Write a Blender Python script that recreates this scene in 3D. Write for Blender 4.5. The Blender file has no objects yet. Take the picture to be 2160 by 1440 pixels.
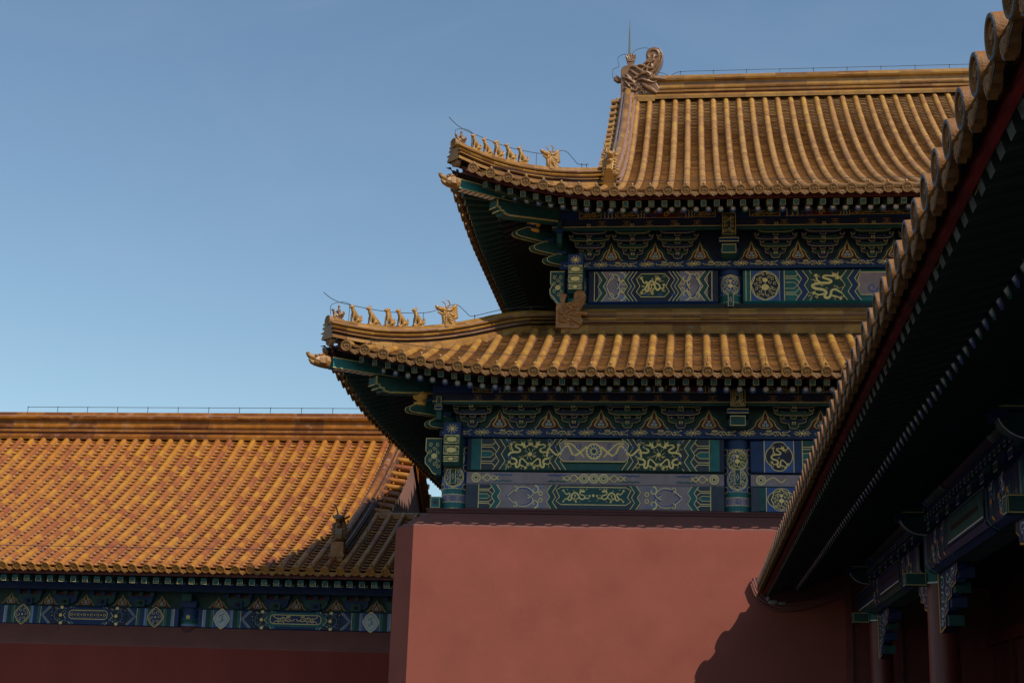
import bpy, math, random
import numpy as np
from mathutils import Vector, Matrix
R=math.radians
sc=bpy.context.scene
COL=sc.collection
# ------------------------------------------------------------------ camera
cam=bpy.data.cameras.new("camera"); co=bpy.data.objects.new("camera",cam); COL.objects.link(co)
cam.lens=50.0; cam.sensor_width=36.0; cam.sensor_fit='HORIZONTAL'; cam.clip_start=0.05; cam.clip_end=5000
cam_rot=Matrix(((0.992,0.002,0.126),(0.122,-0.265,-0.957),(0.032,0.964,-0.263)))
def _orth(m):
    c0=Vector((m[0][0],m[1][0],m[2][0])); c2=Vector((m[0][2],m[1][2],m[2][2])).normalized()
    c0=(c0-c2*c0.dot(c2)).normalized(); c1=c2.cross(c0)
    return Matrix(((c0.x,c1.x,c2.x),(c0.y,c1.y,c2.y),(c0.z,c1.z,c2.z)))
co.matrix_world=Matrix.Translation((0,0,1.6))@_orth(cam_rot).to_4x4()
sc.camera=co
# ------------------------------------------------------------------ light
SUN=Vector((0.68,-0.62,1.0)).normalized()
ELEV=math.asin(SUN.z); AZ=math.atan2(SUN.x,SUN.y)
w=bpy.data.worlds.new("World"); sc.world=w; w.use_nodes=True
nt=w.node_tree; bg=nt.nodes["Background"]
sky=nt.nodes.new("ShaderNodeTexSky"); sky.sky_type='NISHITA'; sky.sun_disc=False
sky.sun_elevation=ELEV; sky.sun_rotation=AZ
sky.air_density=1.25; sky.dust_density=0.35; sky.ozone_density=1.25; sky.altitude=50
nt.links.new(sky.outputs[0],bg.inputs[0]); bg.inputs[1].default_value=0.115
# very faint high cloud in the sky itself
_tc=nt.nodes.new("ShaderNodeTexCoord"); _mp=nt.nodes.new("ShaderNodeMapping"); _mp.inputs["Scale"].default_value=(3.2,5.0,9.0); _mp.inputs["Rotation"].default_value=(0.4,0.7,0.2)
_nz=nt.nodes.new("ShaderNodeTexNoise"); _nz.inputs["Scale"].default_value=1.3; _nz.inputs["Detail"].default_value=7; _nz.inputs["Distortion"].default_value=1.2
_mr=nt.nodes.new("ShaderNodeMapRange"); _mr.inputs[1].default_value=0.5; _mr.inputs[2].default_value=0.8; _mr.inputs[4].default_value=0.055
_mx=nt.nodes.new("ShaderNodeMix"); _mx.data_type='RGBA'; _mx.inputs[7].default_value=(5.5,5.7,5.9,1)
_tn=nt.nodes.new("ShaderNodeMix"); _tn.data_type='RGBA'; _tn.blend_type='MULTIPLY'; _tn.inputs[0].default_value=1; _tn.inputs[7].default_value=(0.95,1.035,1.04,1); nt.links.new(sky.outputs[0],_tn.inputs[6])
nt.links.new(_tc.outputs["Generated"],_mp.inputs[0]); nt.links.new(_mp.outputs[0],_nz.inputs["Vector"]); nt.links.new(_nz.outputs["Fac"],_mr.inputs[0])
nt.links.new(_mr.outputs[0],_mx.inputs[0]); nt.links.new(_tn.outputs[2],_mx.inputs[6]); nt.links.new(_mx.outputs[2],bg.inputs[0])
sl=bpy.data.lights.new("sun",'SUN'); so=bpy.data.objects.new("sun",sl); COL.objects.link(so)
sl.energy=4.6; sl.angle=R(0.5); sl.color=(1.0,0.93,0.82)
so.rotation_euler=SUN.to_track_quat('Z','Y').to_euler(); so.location=(20,-20,40)
sc.view_settings.view_transform='Standard'; sc.view_settings.look='None'
sc.view_settings.exposure=0.0; sc.view_settings.gamma=1
# ------------------------------------------------------------------ materials
MATS={}
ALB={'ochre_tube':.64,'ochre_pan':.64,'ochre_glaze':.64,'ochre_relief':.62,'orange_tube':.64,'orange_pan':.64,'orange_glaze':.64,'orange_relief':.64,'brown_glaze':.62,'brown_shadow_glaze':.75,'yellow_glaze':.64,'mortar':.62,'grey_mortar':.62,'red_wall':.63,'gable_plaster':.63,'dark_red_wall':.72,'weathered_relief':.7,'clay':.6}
def mat(name,col,rough=0.6,var=0.0,tintcol=None,noise=6.0,bump=0.0,bscale=30.0,metal=0.0,coat=0.0,spec=0.5,dirt=None,dirtamt=0.0,dscale=3.0,vstreak=False):
    k_=ALB.get(name,1.0); col=tuple(c*k_ for c in col); dirt=tuple(c*k_ for c in dirt) if dirt else None; tintcol=[tuple(c*k_ for c in t) for t in tintcol] if tintcol else None
    m=bpy.data.materials.new(name); m.use_nodes=True; n=m.node_tree; b=n.nodes["Principled BSDF"]
    b.inputs["Roughness"].default_value=rough; b.inputs["Metallic"].default_value=metal
    b.inputs["Coat Weight"].default_value=coat; b.inputs["Coat Roughness"].default_value=0.25
    b.inputs["Specular IOR Level"].default_value=spec
    base=None
    rgb=n.nodes.new("ShaderNodeRGB"); rgb.outputs[0].default_value=(*col,1); base=rgb.outputs[0]
    def mix(a,bc,fac,mode='MIX'):
        x=n.nodes.new("ShaderNodeMix"); x.data_type='RGBA'; x.blend_type=mode
        if isinstance(fac,float): x.inputs[0].default_value=fac
        else: n.links.new(fac,x.inputs[0])
        for s,v in ((6,a),(7,bc)):
            if isinstance(v,tuple): x.inputs[s].default_value=v
            else: n.links.new(v,x.inputs[s])
        return x.outputs[2]
    tc=n.nodes.new("ShaderNodeNewGeometry")
    pos=tc.outputs["Position"]
    if tintcol:
        at=n.nodes.new("ShaderNodeAttribute"); at.attribute_name="tint"
        ra=n.nodes.new("ShaderNodeValToRGB"); n.links.new(at.outputs["Fac"],ra.inputs[0])
        e=ra.color_ramp.elements; e[0].color=(*tintcol[0],1); e[0].position=0
        e[1].color=(*tintcol[-1],1); e[1].position=1
        for k,c in enumerate(tintcol[1:-1]):
            q=e.new((k+1)/(len(tintcol)-1)); q.color=(*c,1)
        base=ra.outputs[0]
    if var>0:
        nz=n.nodes.new("ShaderNodeTexNoise"); nz.inputs["Scale"].default_value=noise; nz.inputs["Detail"].default_value=6
        if vstreak:
            mp=n.nodes.new("ShaderNodeMapping"); mp.inputs["Scale"].default_value=(1,1,0.18); n.links.new(pos,mp.inputs[0]); n.links.new(mp.outputs[0],nz.inputs["Vector"])
        else: n.links.new(pos,nz.inputs["Vector"])
        mr=n.nodes.new("ShaderNodeMapRange"); n.links.new(nz.outputs["Fac"],mr.inputs[0])
        mr.inputs[1].default_value=0.3; mr.inputs[2].default_value=0.7; mr.inputs[3].default_value=1-var; mr.inputs[4].default_value=1+var*0.6
        cb=n.nodes.new("ShaderNodeCombineColor"); 
        for i in range(3): n.links.new(mr.outputs[0],cb.inputs[i])
        base=mix(base,cb.outputs[0],1.0,'MULTIPLY')
    if dirt:
        nz=n.nodes.new("ShaderNodeTexNoise"); nz.inputs["Scale"].default_value=dscale; nz.inputs["Detail"].default_value=9; nz.inputs["Roughness"].default_value=0.65
        n.links.new(pos,nz.inputs["Vector"])
        mr=n.nodes.new("ShaderNodeMapRange"); n.links.new(nz.outputs["Fac"],mr.inputs[0])
        mr.inputs[1].default_value=0.56; mr.inputs[2].default_value=0.68; mr.inputs[3].default_value=0; mr.inputs[4].default_value=dirtamt
        base=mix(base,(*dirt,1),mr.outputs[0])
    n.links.new(base,b.inputs["Base Color"])
    if bump>0:
        nz=n.nodes.new("ShaderNodeTexNoise"); nz.inputs["Scale"].default_value=bscale; nz.inputs["Detail"].default_value=7
        n.links.new(pos,nz.inputs["Vector"])
        bp=n.nodes.new("ShaderNodeBump"); bp.inputs["Strength"].default_value=bump; bp.inputs["Distance"].default_value=0.02
        n.links.new(nz.outputs["Fac"],bp.inputs["Height"]); n.links.new(bp.outputs[0],b.inputs["Normal"])
    MATS[name]=m
# glazed tiles of the big hall (weathered ochre) and of the side hall (fresh orange)
mat("ochre_tube",(.4,.2,.05),.42,.22,((.44,.19,.045),(.57,.275,.06),(.64,.33,.065),(.50,.225,.06)),5,.12,40,coat=.3,dirt=(.34,.18,.10),dirtamt=.4,dscale=2.3)
mat("ochre_pan",(.4,.2,.05),.5,.22,((.44,.24,.10),(.56,.32,.13),(.64,.38,.15)),5,.15,40,coat=.15,dirt=(.4,.25,.18),dirtamt=.5,dscale=2.3)
mat("ochre_glaze",(.4,.2,.05),.28,.25,((.24,.095,.014),(.40,.18,.027),(.50,.25,.045)),4,.1,25,coat=.15,spec=.35,dirt=(.42,.34,.28),dirtamt=.3,dscale=5)
mat("ochre_relief",(.43,.20,.05),.45,.2,None,12,.35,70,coat=.1)
mat("orange_tube",(.5,.2,.02),.42,.16,((.36,.10,.03),(.48,.16,.024),(.55,.205,.022),(.60,.26,.024),(.42,.125,.03)),5,.1,40,coat=.15,spec=.35)
mat("orange_pan",(.5,.2,.02),.45,.2,((.42,.13,.025),(.55,.2,.03),(.6,.24,.03)),5,.12,40,coat=.2)
mat("orange_glaze",(.5,.2,.02),.28,.3,((.20,.06,.01),(.38,.125,.013),(.46,.165,.014)),4,.12,25,coat=.05,spec=.25,dirt=(.42,.3,.22),dirtamt=.5,dscale=4)
mat("brown_glaze",(.30,.13,.035),.42,.35,None,5,.15,26,coat=.2,dirt=(.42,.36,.3),dirtamt=.3,dscale=6)
mat("yellow_glaze",(.52,.25,.045),.35,.3,None,7,.25,26,coat=.15,dirt=(.45,.38,.3),dirtamt=.4,dscale=9)
mat("mortar",(.36,.20,.17),.9,.3,None,7,.4,60)
mat("groove_shade",(.045,.018,.01),.7,.2,None,6)  # near-black for the ridge recesses: their shade is put into the colour
mat("grey_mortar",(.3,.25,.23),.9,.3,None,9,.4,60)
mat("clay",(.42,.36,.36),.8,.2,None,9,.2,60)
mat("red_wall",(.43,.118,.080),.85,.10,None,1.1,.28,3.5,spec=.2,dirt=(.45,.14,.10),dirtamt=.3,dscale=2.2)
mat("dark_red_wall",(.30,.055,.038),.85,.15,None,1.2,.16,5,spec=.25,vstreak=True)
mat("wall_cap",(.2,.075,.06),.85,.12,None,2,.15,10,spec=.25)
mat("gable_plaster",(.42,.2,.15),.85,.15,None,2,.2,10)
mat("red_board",(.10,.010,.008),.6,.25,None,4,.2,30)
mat("red_wood",(.10,.009,.008),.5,.2,None,4,.1,30)
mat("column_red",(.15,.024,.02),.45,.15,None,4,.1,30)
mat("shaded_bracket_green",(.006,.05,.042),.6,.25,None,6)  # darker copy of the green paint, deep eave shade put into its colour
mat("shaded_bracket_blue",(.005,.017,.07),.6,.25,None,6)  # darker copy of the blue paint, eave shade put into its colour
mat("blue",(.0015,.027,.12),.6,.25,None,6)
mat("deep_blue",(.008,.014,.045),.65,.25,None,6)
mat("mid_blue",(.03,.085,.28),.6,.2,None,6)
mat("light_blue",(.16,.27,.50),.6,.2,None,6)
mat("green",(.007,.068,.066),.6,.3,None,6)
mat("deep_green",(.008,.042,.035),.65,.25,None,6)
mat("teal",(.008,.125,.125),.6,.3,None,5)
mat("slate",(.035,.045,.065),.65,.2,None,6)
mat("mauve",(.30,.225,.24),.7,.18,None,5,dirt=(.10,.08,.09),dirtamt=.5,dscale=2.5)
mat("gold",(.86,.65,.22),.5,.12,None,9)
mat("dim_gold",(.56,.40,.15),.5,.15,None,9)
mat("amber",(.70,.38,.07),.45,.2,None,9)
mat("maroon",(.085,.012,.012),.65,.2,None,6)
mat("pearl",(.45,.50,.52),.5)
mat("white",(.8,.8,.8),.6)
mat("wire",(.03,.03,.03),.6)
mat("rod",(.10,.11,.09),.5)
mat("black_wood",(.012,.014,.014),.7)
mat("stone",(.075,.07,.065),.85,.25,None,1.5,.2,8)
# ------------------------------------------------------------------ mesh builder
def plaster_detail(m):
    n=m.node_tree; b=n.nodes["Principled BSDF"]; src=b.inputs["Base Color"].links[0].from_socket
    g=n.nodes.new("ShaderNodeNewGeometry"); v=n.nodes.new("ShaderNodeTexVoronoi"); v.feature='DISTANCE_TO_EDGE'; v.inputs["Scale"].default_value=.55
    nz=n.nodes.new("ShaderNodeTexNoise"); nz.inputs["Scale"].default_value=2.2; nz.inputs["Detail"].default_value=8
    ad=n.nodes.new("ShaderNodeMix"); ad.data_type='VECTOR'; ad.inputs[0].default_value=.35
    n.links.new(g.outputs["Position"],nz.inputs["Vector"]); n.links.new(g.outputs["Position"],ad.inputs[4]); n.links.new(nz.outputs["Color"],ad.inputs[5]); n.links.new(ad.outputs[1],v.inputs["Vector"])
    r=n.nodes.new("ShaderNodeMapRange"); n.links.new(v.outputs["Distance"],r.inputs[0]); r.inputs[1].default_value=0; r.inputs[2].default_value=.006; r.inputs[3].default_value=.14; r.inputs[4].default_value=0
    nm=n.nodes.new("ShaderNodeTexNoise"); nm.inputs["Scale"].default_value=.7; n.links.new(g.outputs["Position"],nm.inputs["Vector"])
    rm=n.nodes.new("ShaderNodeMapRange"); n.links.new(nm.outputs["Fac"],rm.inputs[0]); rm.inputs[1].default_value=.5; rm.inputs[2].default_value=.62
    mu=n.nodes.new("ShaderNodeMath"); mu.operation='MULTIPLY'; n.links.new(r.outputs[0],mu.inputs[0]); n.links.new(rm.outputs[0],mu.inputs[1])
    x=n.nodes.new("ShaderNodeMix"); x.data_type='RGBA'; n.links.new(mu.outputs[0],x.inputs[0]); n.links.new(src,x.inputs[6]); x.inputs[7].default_value=(.10,.035,.028,1)
    # small chips and spots
    n2=n.nodes.new("ShaderNodeTexNoise"); n2.inputs["Scale"].default_value=9; n2.inputs["Detail"].default_value=4; n.links.new(g.outputs["Position"],n2.inputs["Vector"])
    r2_=n.nodes.new("ShaderNodeMapRange"); n.links.new(n2.outputs["Fac"],r2_.inputs[0]); r2_.inputs[1].default_value=.735; r2_.inputs[2].default_value=.76; r2_.inputs[4].default_value=.6
    y=n.nodes.new("ShaderNodeMix"); y.data_type='RGBA'; n.links.new(r2_.outputs[0],y.inputs[0]); n.links.new(x.outputs[2],y.inputs[6]); y.inputs[7].default_value=(.13,.05,.04,1)
    n.links.new(y.outputs[2],b.inputs["Base Color"])
plaster_detail(MATS["red_wall"]); plaster_detail(MATS["dark_red_wall"])
class MB:
    def __init__(s): s.v=[]; s.f=[]; s.m=[]; s.t=[]; s.s=[]; s.mats=[]
    def mi(s,name):
        if name not in s.mats: s.mats.append(name)
        return s.mats.index(name)
    def add(s,verts,faces,m,t=0.5,smooth=False):
        o=len(s.v); k=s.mi(m); s.v.extend([tuple(p) for p in verts])
        for f in faces:
            s.f.append([i+o for i in f]); s.m.append(k); s.t.append(t); s.s.append(smooth)
    def box(s,a,b,m,t=.5):
        x0,y0,z0=a; x1,y1,z1=b
        s.add([(x0,y0,z0),(x1,y0,z0),(x1,y1,z0),(x0,y1,z0),(x0,y0,z1),(x1,y0,z1),(x1,y1,z1),(x0,y1,z1)],
          [(0,3,2,1),(4,5,6,7),(0,1,5,4),(1,2,6,5),(2,3,7,6),(3,0,4,7)],m,t)
    def beam(s,p,q,wd,ht,m,endm=None,up=Vector((0,0,1)),t=.5):
        p=Vector(p); q=Vector(q); d=(q-p).normalized(); sd=d.cross(up).normalized()*(wd/2); u=sd.cross(d).normalized()*(ht/2)
        vs=[p-sd-u,p+sd-u,p+sd+u,p-sd+u,q-sd-u,q+sd-u,q+sd+u,q-sd+u]
        s.add(vs,[(0,1,5,4),(1,2,6,5),(2,3,7,6),(3,0,4,7),(4,5,6,7)],m,t); s.add(vs[:4],[(3,2,1,0)],endm or m,t)
    def tube(s,pts,rad,m,n=8,caps=True,t=.5,smooth=True,squash=None):
        pts=[Vector(p) for p in pts]; 
        if not hasattr(rad,'__len__'): rad=[rad]*len(pts)
        vs=[]; prev=None
        for i,p in enumerate(pts):
            d=(pts[min(i+1,len(pts)-1)]-pts[max(i-1,0)]).normalized()
            ref=prev if prev is not None else (Vector((0,0,1)) if abs(d.z)<.9 else Vector((1,0,0)))
            a=(ref-d*ref.dot(d)); 
            if a.length<1e-5: a=Vector((1,0,0))-d*d.x
            a.normalize(); b=d.cross(a); prev=a
            for k in range(n):
                an=2*math.pi*k/n; r=rad[i]
                vs.append(p+a*(math.cos(an)*r)+b*(math.sin(an)*r*(squash or 1)))
        fs=[]
        for i in range(len(pts)-1):
            for k in range(n): fs.append((i*n+k,i*n+(k+1)%n,(i+1)*n+(k+1)%n,(i+1)*n+k))
        s.add(vs,fs,m,t,smooth)
        if caps:
            s.add(vs[:n],[tuple(range(n-1,-1,-1))],m,t); s.add(vs[-n:],[tuple(range(n))],m,t)
    def ball(s,c,r,m,n=8,sc3=(1,1,1),t=.5):
        c=Vector(c); vs=[];fs=[]
        for i in range(n+1):
            th=math.pi*i/n
            for k in range(n*2):
                ph=math.pi*k/n; vs.append((c.x+r*sc3[0]*math.sin(th)*math.cos(ph),c.y+r*sc3[1]*math.sin(th)*math.sin(ph),c.z+r*sc3[2]*math.cos(th)))
        for i in range(n):
            for k in range(n*2): fs.append((i*2*n+k,(i+1)*2*n+k,(i+1)*2*n+(k+1)%(2*n),i*2*n+(k+1)%(2*n)))
        s.add(vs,fs,m,t,True)
    def prism(s,poly,f0,f1,m,t=.5,sidem=None):
        """poly: 2D points; f0,f1: functions 2D->3D for the front and the back face"""
        n=len(poly); A=[f0(*p) for p in poly]; B=[f1(*p) for p in poly]
        s.add(A,[tuple(range(n))],m,t); s.add(B,[tuple(range(n-1,-1,-1))],m,t)
        s.add(A+B,[(i,i+n,(i+1)%n+n,(i+1)%n) for i in range(n)],sidem or m,t)
    def mesh(s,name):
        me=bpy.data.meshes.new(name); me.from_pydata([tuple(p) for p in s.v],[],s.f)
        for k in s.mats: me.materials.append(MATS[k])
        me.polygons.foreach_set("material_index",s.m); me.polygons.foreach_set("use_smooth",s.s)
        a=me.attributes.new("tint",'FLOAT','FACE'); a.data.foreach_set("value",[float(x) for x in s.t])
        me.update(); return me
    def build(s,name,parent=None,**k):
        return link(name,s.mesh(name),parent,**k)
def link(name,me,parent=None,loc=None,rot=None,mtx=None,label=None,cat=None,group=None,kind=None):
    o=bpy.data.objects.new(name,me); COL.objects.link(o)
    if parent: o.parent=parent
    if mtx is not None: o.matrix_local=mtx
    else:
        if loc is not None: o.location=loc
        if rot is not None: o.rotation_euler=rot
    for k,v in (('label',label),('category',cat),('group',group),('kind',kind)):
        if v: o[k]=v
    return o
def empty(name,label,cat):
    o=bpy.data.objects.new(name,None); COL.objects.link(o); o['label']=label; o['category']=cat; return o
def fused(mb,name,voxel,matname,sm=3,disp=None):
    """merge overlapping pieces of a sculpture into one continuous skin"""
    me=mb.mesh(name+"_raw"); o=bpy.data.objects.new(name+"_raw",me); COL.objects.link(o)
    r=o.modifiers.new("r",'REMESH'); r.mode='VOXEL'; r.voxel_size=voxel; r.use_smooth_shade=True
    if sm: q=o.modifiers.new("s",'SMOOTH'); q.iterations=sm; q.factor=.5
    bpy.context.view_layer.update()
    dg=bpy.context.evaluated_depsgraph_get()
    out=bpy.data.meshes.new_from_object(o.evaluated_get(dg)); out.name=name
    bpy.data.objects.remove(o); out.materials.clear(); out.materials.append(MATS[matname])
    return out
def crom(pts,k=5,closed=False):
    P=[np.array(p,float) for p in pts]; n=len(P); out=[]
    rng=range(n) if closed else range(n-1)
    for i in rng:
        g=lambda j:P[j%n] if closed else P[max(0,min(n-1,j))]
        a,b,c,d=g(i-1),g(i),g(i+1),g(i+2)
        for q in range(k):
            t=q/k; out.append(.5*((2*b)+(-a+c)*t+(2*a-5*b+4*c-d)*t*t+(-a+3*b-3*c+d)*t**3))
    if not closed: out.append(P[-1])
    return out
# ------------------------------------------------------------------ painted decoration: thin relief on a surface
class Deco:
    """2D drawing on a surface. f(s,t,off) gives the 3D point; every stroke lies a hair above the one before."""
    def __init__(s,mb,f,seg=9.0): s.mb=mb; s.f=f; s.off=.003; s.seg=seg
    def nxt(s): s.off+=.00025; return s.off
    def poly(s,pts,m):
        o=s.nxt(); v=[s.f(p[0],p[1],o) for p in pts]; s.mb.add(v,[tuple(range(len(v)))],m)
    def rect(s,x0,z0,x1,z1,m,n=1):
        o=s.nxt()
        for i in range(n):
            a=x0+(x1-x0)*i/n; b=x0+(x1-x0)*(i+1)/n
            s.mb.add([s.f(a,z0,o),s.f(b,z0,o),s.f(b,z1,o),s.f(a,z1,o)],[(0,1,2,3)],m)
    def line(s,pts,wd,m,closed=False):
        o=s.nxt(); P=[np.array(p[:2],float) for p in pts]; n=len(P)
        if n<2: return
        if not hasattr(wd,'__len__'): wd=[wd]*n
        L=[];Rr=[]
        for i in range(n):
            a=P[i-1] if (i>0 or closed) else P[i]; b=P[(i+1)%n] if (i<n-1 or closed) else P[i]
            d=b-a; l=np.hypot(*d); d=d/l if l>1e-9 else np.array([1.,0]); nn=np.array([-d[1],d[0]])
            L.append(P[i]+nn*wd[i]/2); Rr.append(P[i]-nn*wd[i]/2)
        v=[s.f(p[0],p[1],o) for p in L]+[s.f(p[0],p[1],o) for p in Rr]
        fs=[(i+n,(i+1)%n+n,(i+1)%n,i) for i in range(n if closed else n-1)]
        s.mb.add(v,fs,m)
    def disc(s,cx,cz,r,m,n=14,sx=1):
        s.poly([(cx+math.cos(2*math.pi*i/n)*r*sx,cz+math.sin(2*math.pi*i/n)*r) for i in range(n)],m)
    def ring(s,cx,cz,r,wd,m,n=18,sx=1):
        s.line([(cx+math.cos(2*math.pi*i/n)*r*sx,cz+math.sin(2*math.pi*i/n)*r) for i in range(n)],wd,m,True)
    def spiral(s,cx,cz,r,turns,a0,dr,wd,m):
        n=int(12*turns)+2
        s.line([(cx+math.cos(a0+dr*2*math.pi*turns*i/n)*r*(1-.8*i/n),cz+math.sin(a0+dr*2*math.pi*turns*i/n)*r*(1-.8*i/n)) for i in range(n+1)],[wd*(1-.4*i/n) for i in range(n+1)],m)
    def dragon(s,x0,z0,wd,ht,flip=False,seed=0,m='gold',wisps=9,up=False):
        rg=random.Random(seed)
        X=lambda p:(x0+wd*((1-p[0]) if flip else p[0]),z0+ht*p[1])
        A=wd/ht
        if up:
            body=[(.88,.20),(.78,.28),(.68,.35),(.59,.31),(.57,.2),(.53,.08),(.44,.06),(.41,.14),(.45,.25),(.37,.34),(.2,.38),(.11,.45),(.15,.53),(.33,.577),(.52,.577),(.59,.645),(.5,.71),(.38,.77),(.43,.835),(.56,.83),(.66,.80)]
            legs=[[(.3,.6),(.23,.68),(.2,.82)],[(.7,.76),(.86,.77),(.95,.84)],[(.4,.2),(.26,.16),(.16,.22)],[(.56,.14),(.7,.1),(.8,.05)]]
            head=[(.6,.83),(.68,.86),(.74,.79),(.72,.72)]; whisk=[(.68,.87),(.6,.97)],[(.73,.86),(.78,.97)]
        else:
            body=[(.06,.8),(.13,.63),(.18,.6),(.235,.67),(.276,.6),(.253,.47),(.21,.36),(.22,.25),(.27,.21),(.32,.3),(.335,.5),(.365,.63),(.44,.7),(.52,.65),(.57,.5),(.61,.36),(.69,.28),(.765,.35),(.776,.47),(.72,.55),(.63,.6),(.6,.68),(.65,.77)]
            legs=[[(.24,.24),(.13,.32),(.06,.15)],[(.36,.36),(.42,.28),(.45,.50)],[(.58,.38),(.47,.24),(.48,.13)],[(.78,.36),(.91,.36),(.935,.5)]]
            head=[(.6,.75),(.66,.81),(.73,.80),(.77,.75)]; whisk=[(.66,.82),(.58,.93)],[(.72,.82),(.7,.95)]
        c=crom(body,4); n=len(c); b=.085*ht*min(1,A*.9)
        s.line([X(p) for p in c],[b*(.35+.75*math.sin(math.pi*min(1,(i/n)*.8+.12))) for i in range(n)],m)
        h=crom(head,3); s.line([X(p) for p in h],[b*(.7+.9*math.sin(math.pi*i/len(h))) for i in range(len(h))],m)
        for w_ in whisk: s.line([X(p) for p in w_],[b*.5,b*.15],m)
        tx,tz=body[0]; bx,bz=body[1]; ba=math.atan2(tz-bz,(tx-bx)*A)
        for k in (-2,-1,0,1,2):
            a=ba+k*.42; s.line([X((tx,tz)),X((tx+.13/A*math.cos(a),tz+.13*math.sin(a)))],[b*.6,b*.15],m)
        for lg in legs:
            P=crom(lg,3); s.line([X(p) for p in P],[b*(.75-.3*i/len(P)) for i in range(len(P))],m)
            (x1,z1),(x2,z2)=lg[-2],lg[-1]; ba=math.atan2(z2-z1,(x2-x1)*A)
            for k in (-2,-.9,0,.9,2): 
                a=ba+k*.62; s.line([X((x2,z2)),X((x2+.085/A*math.cos(a),z2+.085*math.sin(a)))],[b*.42,b*.2],m)
            s.line([X(p) for p in crom([(x1,z1),(x1-.05/A,z1-.05),(x1-.02/A,z1-.12)],2)],b*.22,m)
        for k in range(wisps*2):
            qx,qz=rg.uniform(.03,.97),rg.uniform(.06,.96)
            if min(abs(qx-p[0])*A+abs(qz-p[1]) for p in c)<.10: continue
            l=rg.uniform(.05,.1)/A; a=rg.choice((-1,1))
            s.line([X(p) for p in [(qx-l,qz),(qx-l*.5,qz+.03*a),(qx-l*.2,qz-.02*a),(qx+l*.3,qz+.03*a),(qx+l,qz)]],[b*.1,b*.22,b*.28,b*.22,b*.1],m)
            if k%2: s.line([X((qx,qz)),X((qx+l*.2,qz+.06*a)),X((qx+l*.5,qz+.08*a))],b*.2,m)
    def lotus(s,cx,cz,r,sx=1.0,fill='green',m='gold'):
        n=24; out=[(cx+sx*r*math.cos(2*math.pi*i/n)*(1+.07*math.cos(8*2*math.pi*i/n)),cz+r*math.sin(2*math.pi*i/n)*(1+.07*math.cos(8*2*math.pi*i/n))) for i in range(n)]
        s.poly(out,fill); s.line(out,.016,m,True)
        for k in (.62,):
            s.disc(cx,cz-.12*r,r*.24,m,10,1.15)
            s.disc(cx,cz+.42*r,r*.17,m,9,1.15)
        s.line([(cx,cz-.7*r),(cx,cz+.6*r)],.012,m)
        for sg in (-1,1):
            for (px,pz,rr,a0) in ((.30,.62,.14,0),(.58,.50,.15,1),(.40,.25,.14,2),(.74,.15,.13,1),(.44,-.10,.15,3),(.70,-.25,.14,2),(.40,-.42,.14,1),(.55,-.62,.13,0),(.2,-.70,.13,3),(.16,.86,.09,0)):
                s.spiral(cx+sg*px*r*sx,cz+pz*r,rr*r,1.0,a0,sg,.013,m)
    def scroll(s,cx,cz,wd,ht,m='gold'):
        """looped ribbon scroll in gold and blue"""
        for sg in (-1,1):
            P=crom([(cx-.45*wd,cz),(cx-.2*wd,cz+sg*.33*ht),(cx+.05*wd,cz+sg*.36*ht),(cx+.2*wd,cz+sg*.1*ht),(cx+.05*wd,cz-sg*.12*ht)],5)
            s.line(P,.085*ht,'mid_blue'); s.line([(a+.012,b+sg*.012) for a,b in P],.036*ht,m)
            s.spiral(cx+.25*wd,cz+sg*.28*ht,.17*ht,1.2,math.pi*.5*sg,-sg,.035,'light_blue'); s.spiral(cx+.25*wd,cz+sg*.28*ht,.2*ht,.9,math.pi*.5*sg,-sg,.028,m)
            s.spiral(cx-.25*wd,cz+sg*.36*ht,.12*ht,1.1,-math.pi*.5*sg,sg,.028,'mid_blue'); s.spiral(cx-.25*wd,cz+sg*.36*ht,.14*ht,.8,-math.pi*.5*sg,sg,.022,m)
            s.ring(cx+.4*wd,cz+sg*.14*ht,.08*ht,.016,m,12)
            s.spiral(cx+.42*wd,cz+sg*.38*ht,.08*ht,1,0,sg,.02,'light_blue')
    def zig(s,x,z0,z1,dep,wd,m,gold=True,dirn=1):
        h=z1-z0; 
        pts=[(0,0),(1,.2),(.3,.36),(1,.5)] 
        P=[(x,z0),(x+dirn*dep,z0+h*.25),(x+dirn*dep*.35,z0+h*.37),(x+dirn*dep,z0+h*.5),(x+dirn*dep*.35,z0+h*.63),(x+dirn*dep,z0+h*.75),(x,z1)]
        P=[(x-dirn*dep*.4,z0),(x+dirn*dep*.55,z0+h*.28),(x-dirn*dep*.1,z0+h*.5),(x+dirn*dep*.55,z0+h*.72),(x-dirn*dep*.4,z1)]
        return P
    def band(s,x0,x1,z0,z1,cols,dirn):
        """zigzag bands filling x0..x1, point towards dirn"""
        n=len(cols); w_=(x1-x0)/n; dep=(z1-z0)*.2
        for i,c in enumerate(cols):
            a=s.zig(x0+w_*i,z0,z1,dep,0,None,dirn=dirn); b=s.zig(x0+w_*(i+1),z0,z1,dep,0,None,dirn=dirn)
            o=s.nxt(); k=len(a)
            v=[s.f(p[0],p[1],o) for p in a]+[s.f(p[0],p[1],o) for p in b]
            s.mb.add(v,[(j,j+k,j+k+1,j+1) for j in range(k-1)],c)
        for i in range(n+1): s.line(s.zig(x0+w_*i,z0,z1,dep,0,None,dirn=dirn),.014,'gold')
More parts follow.
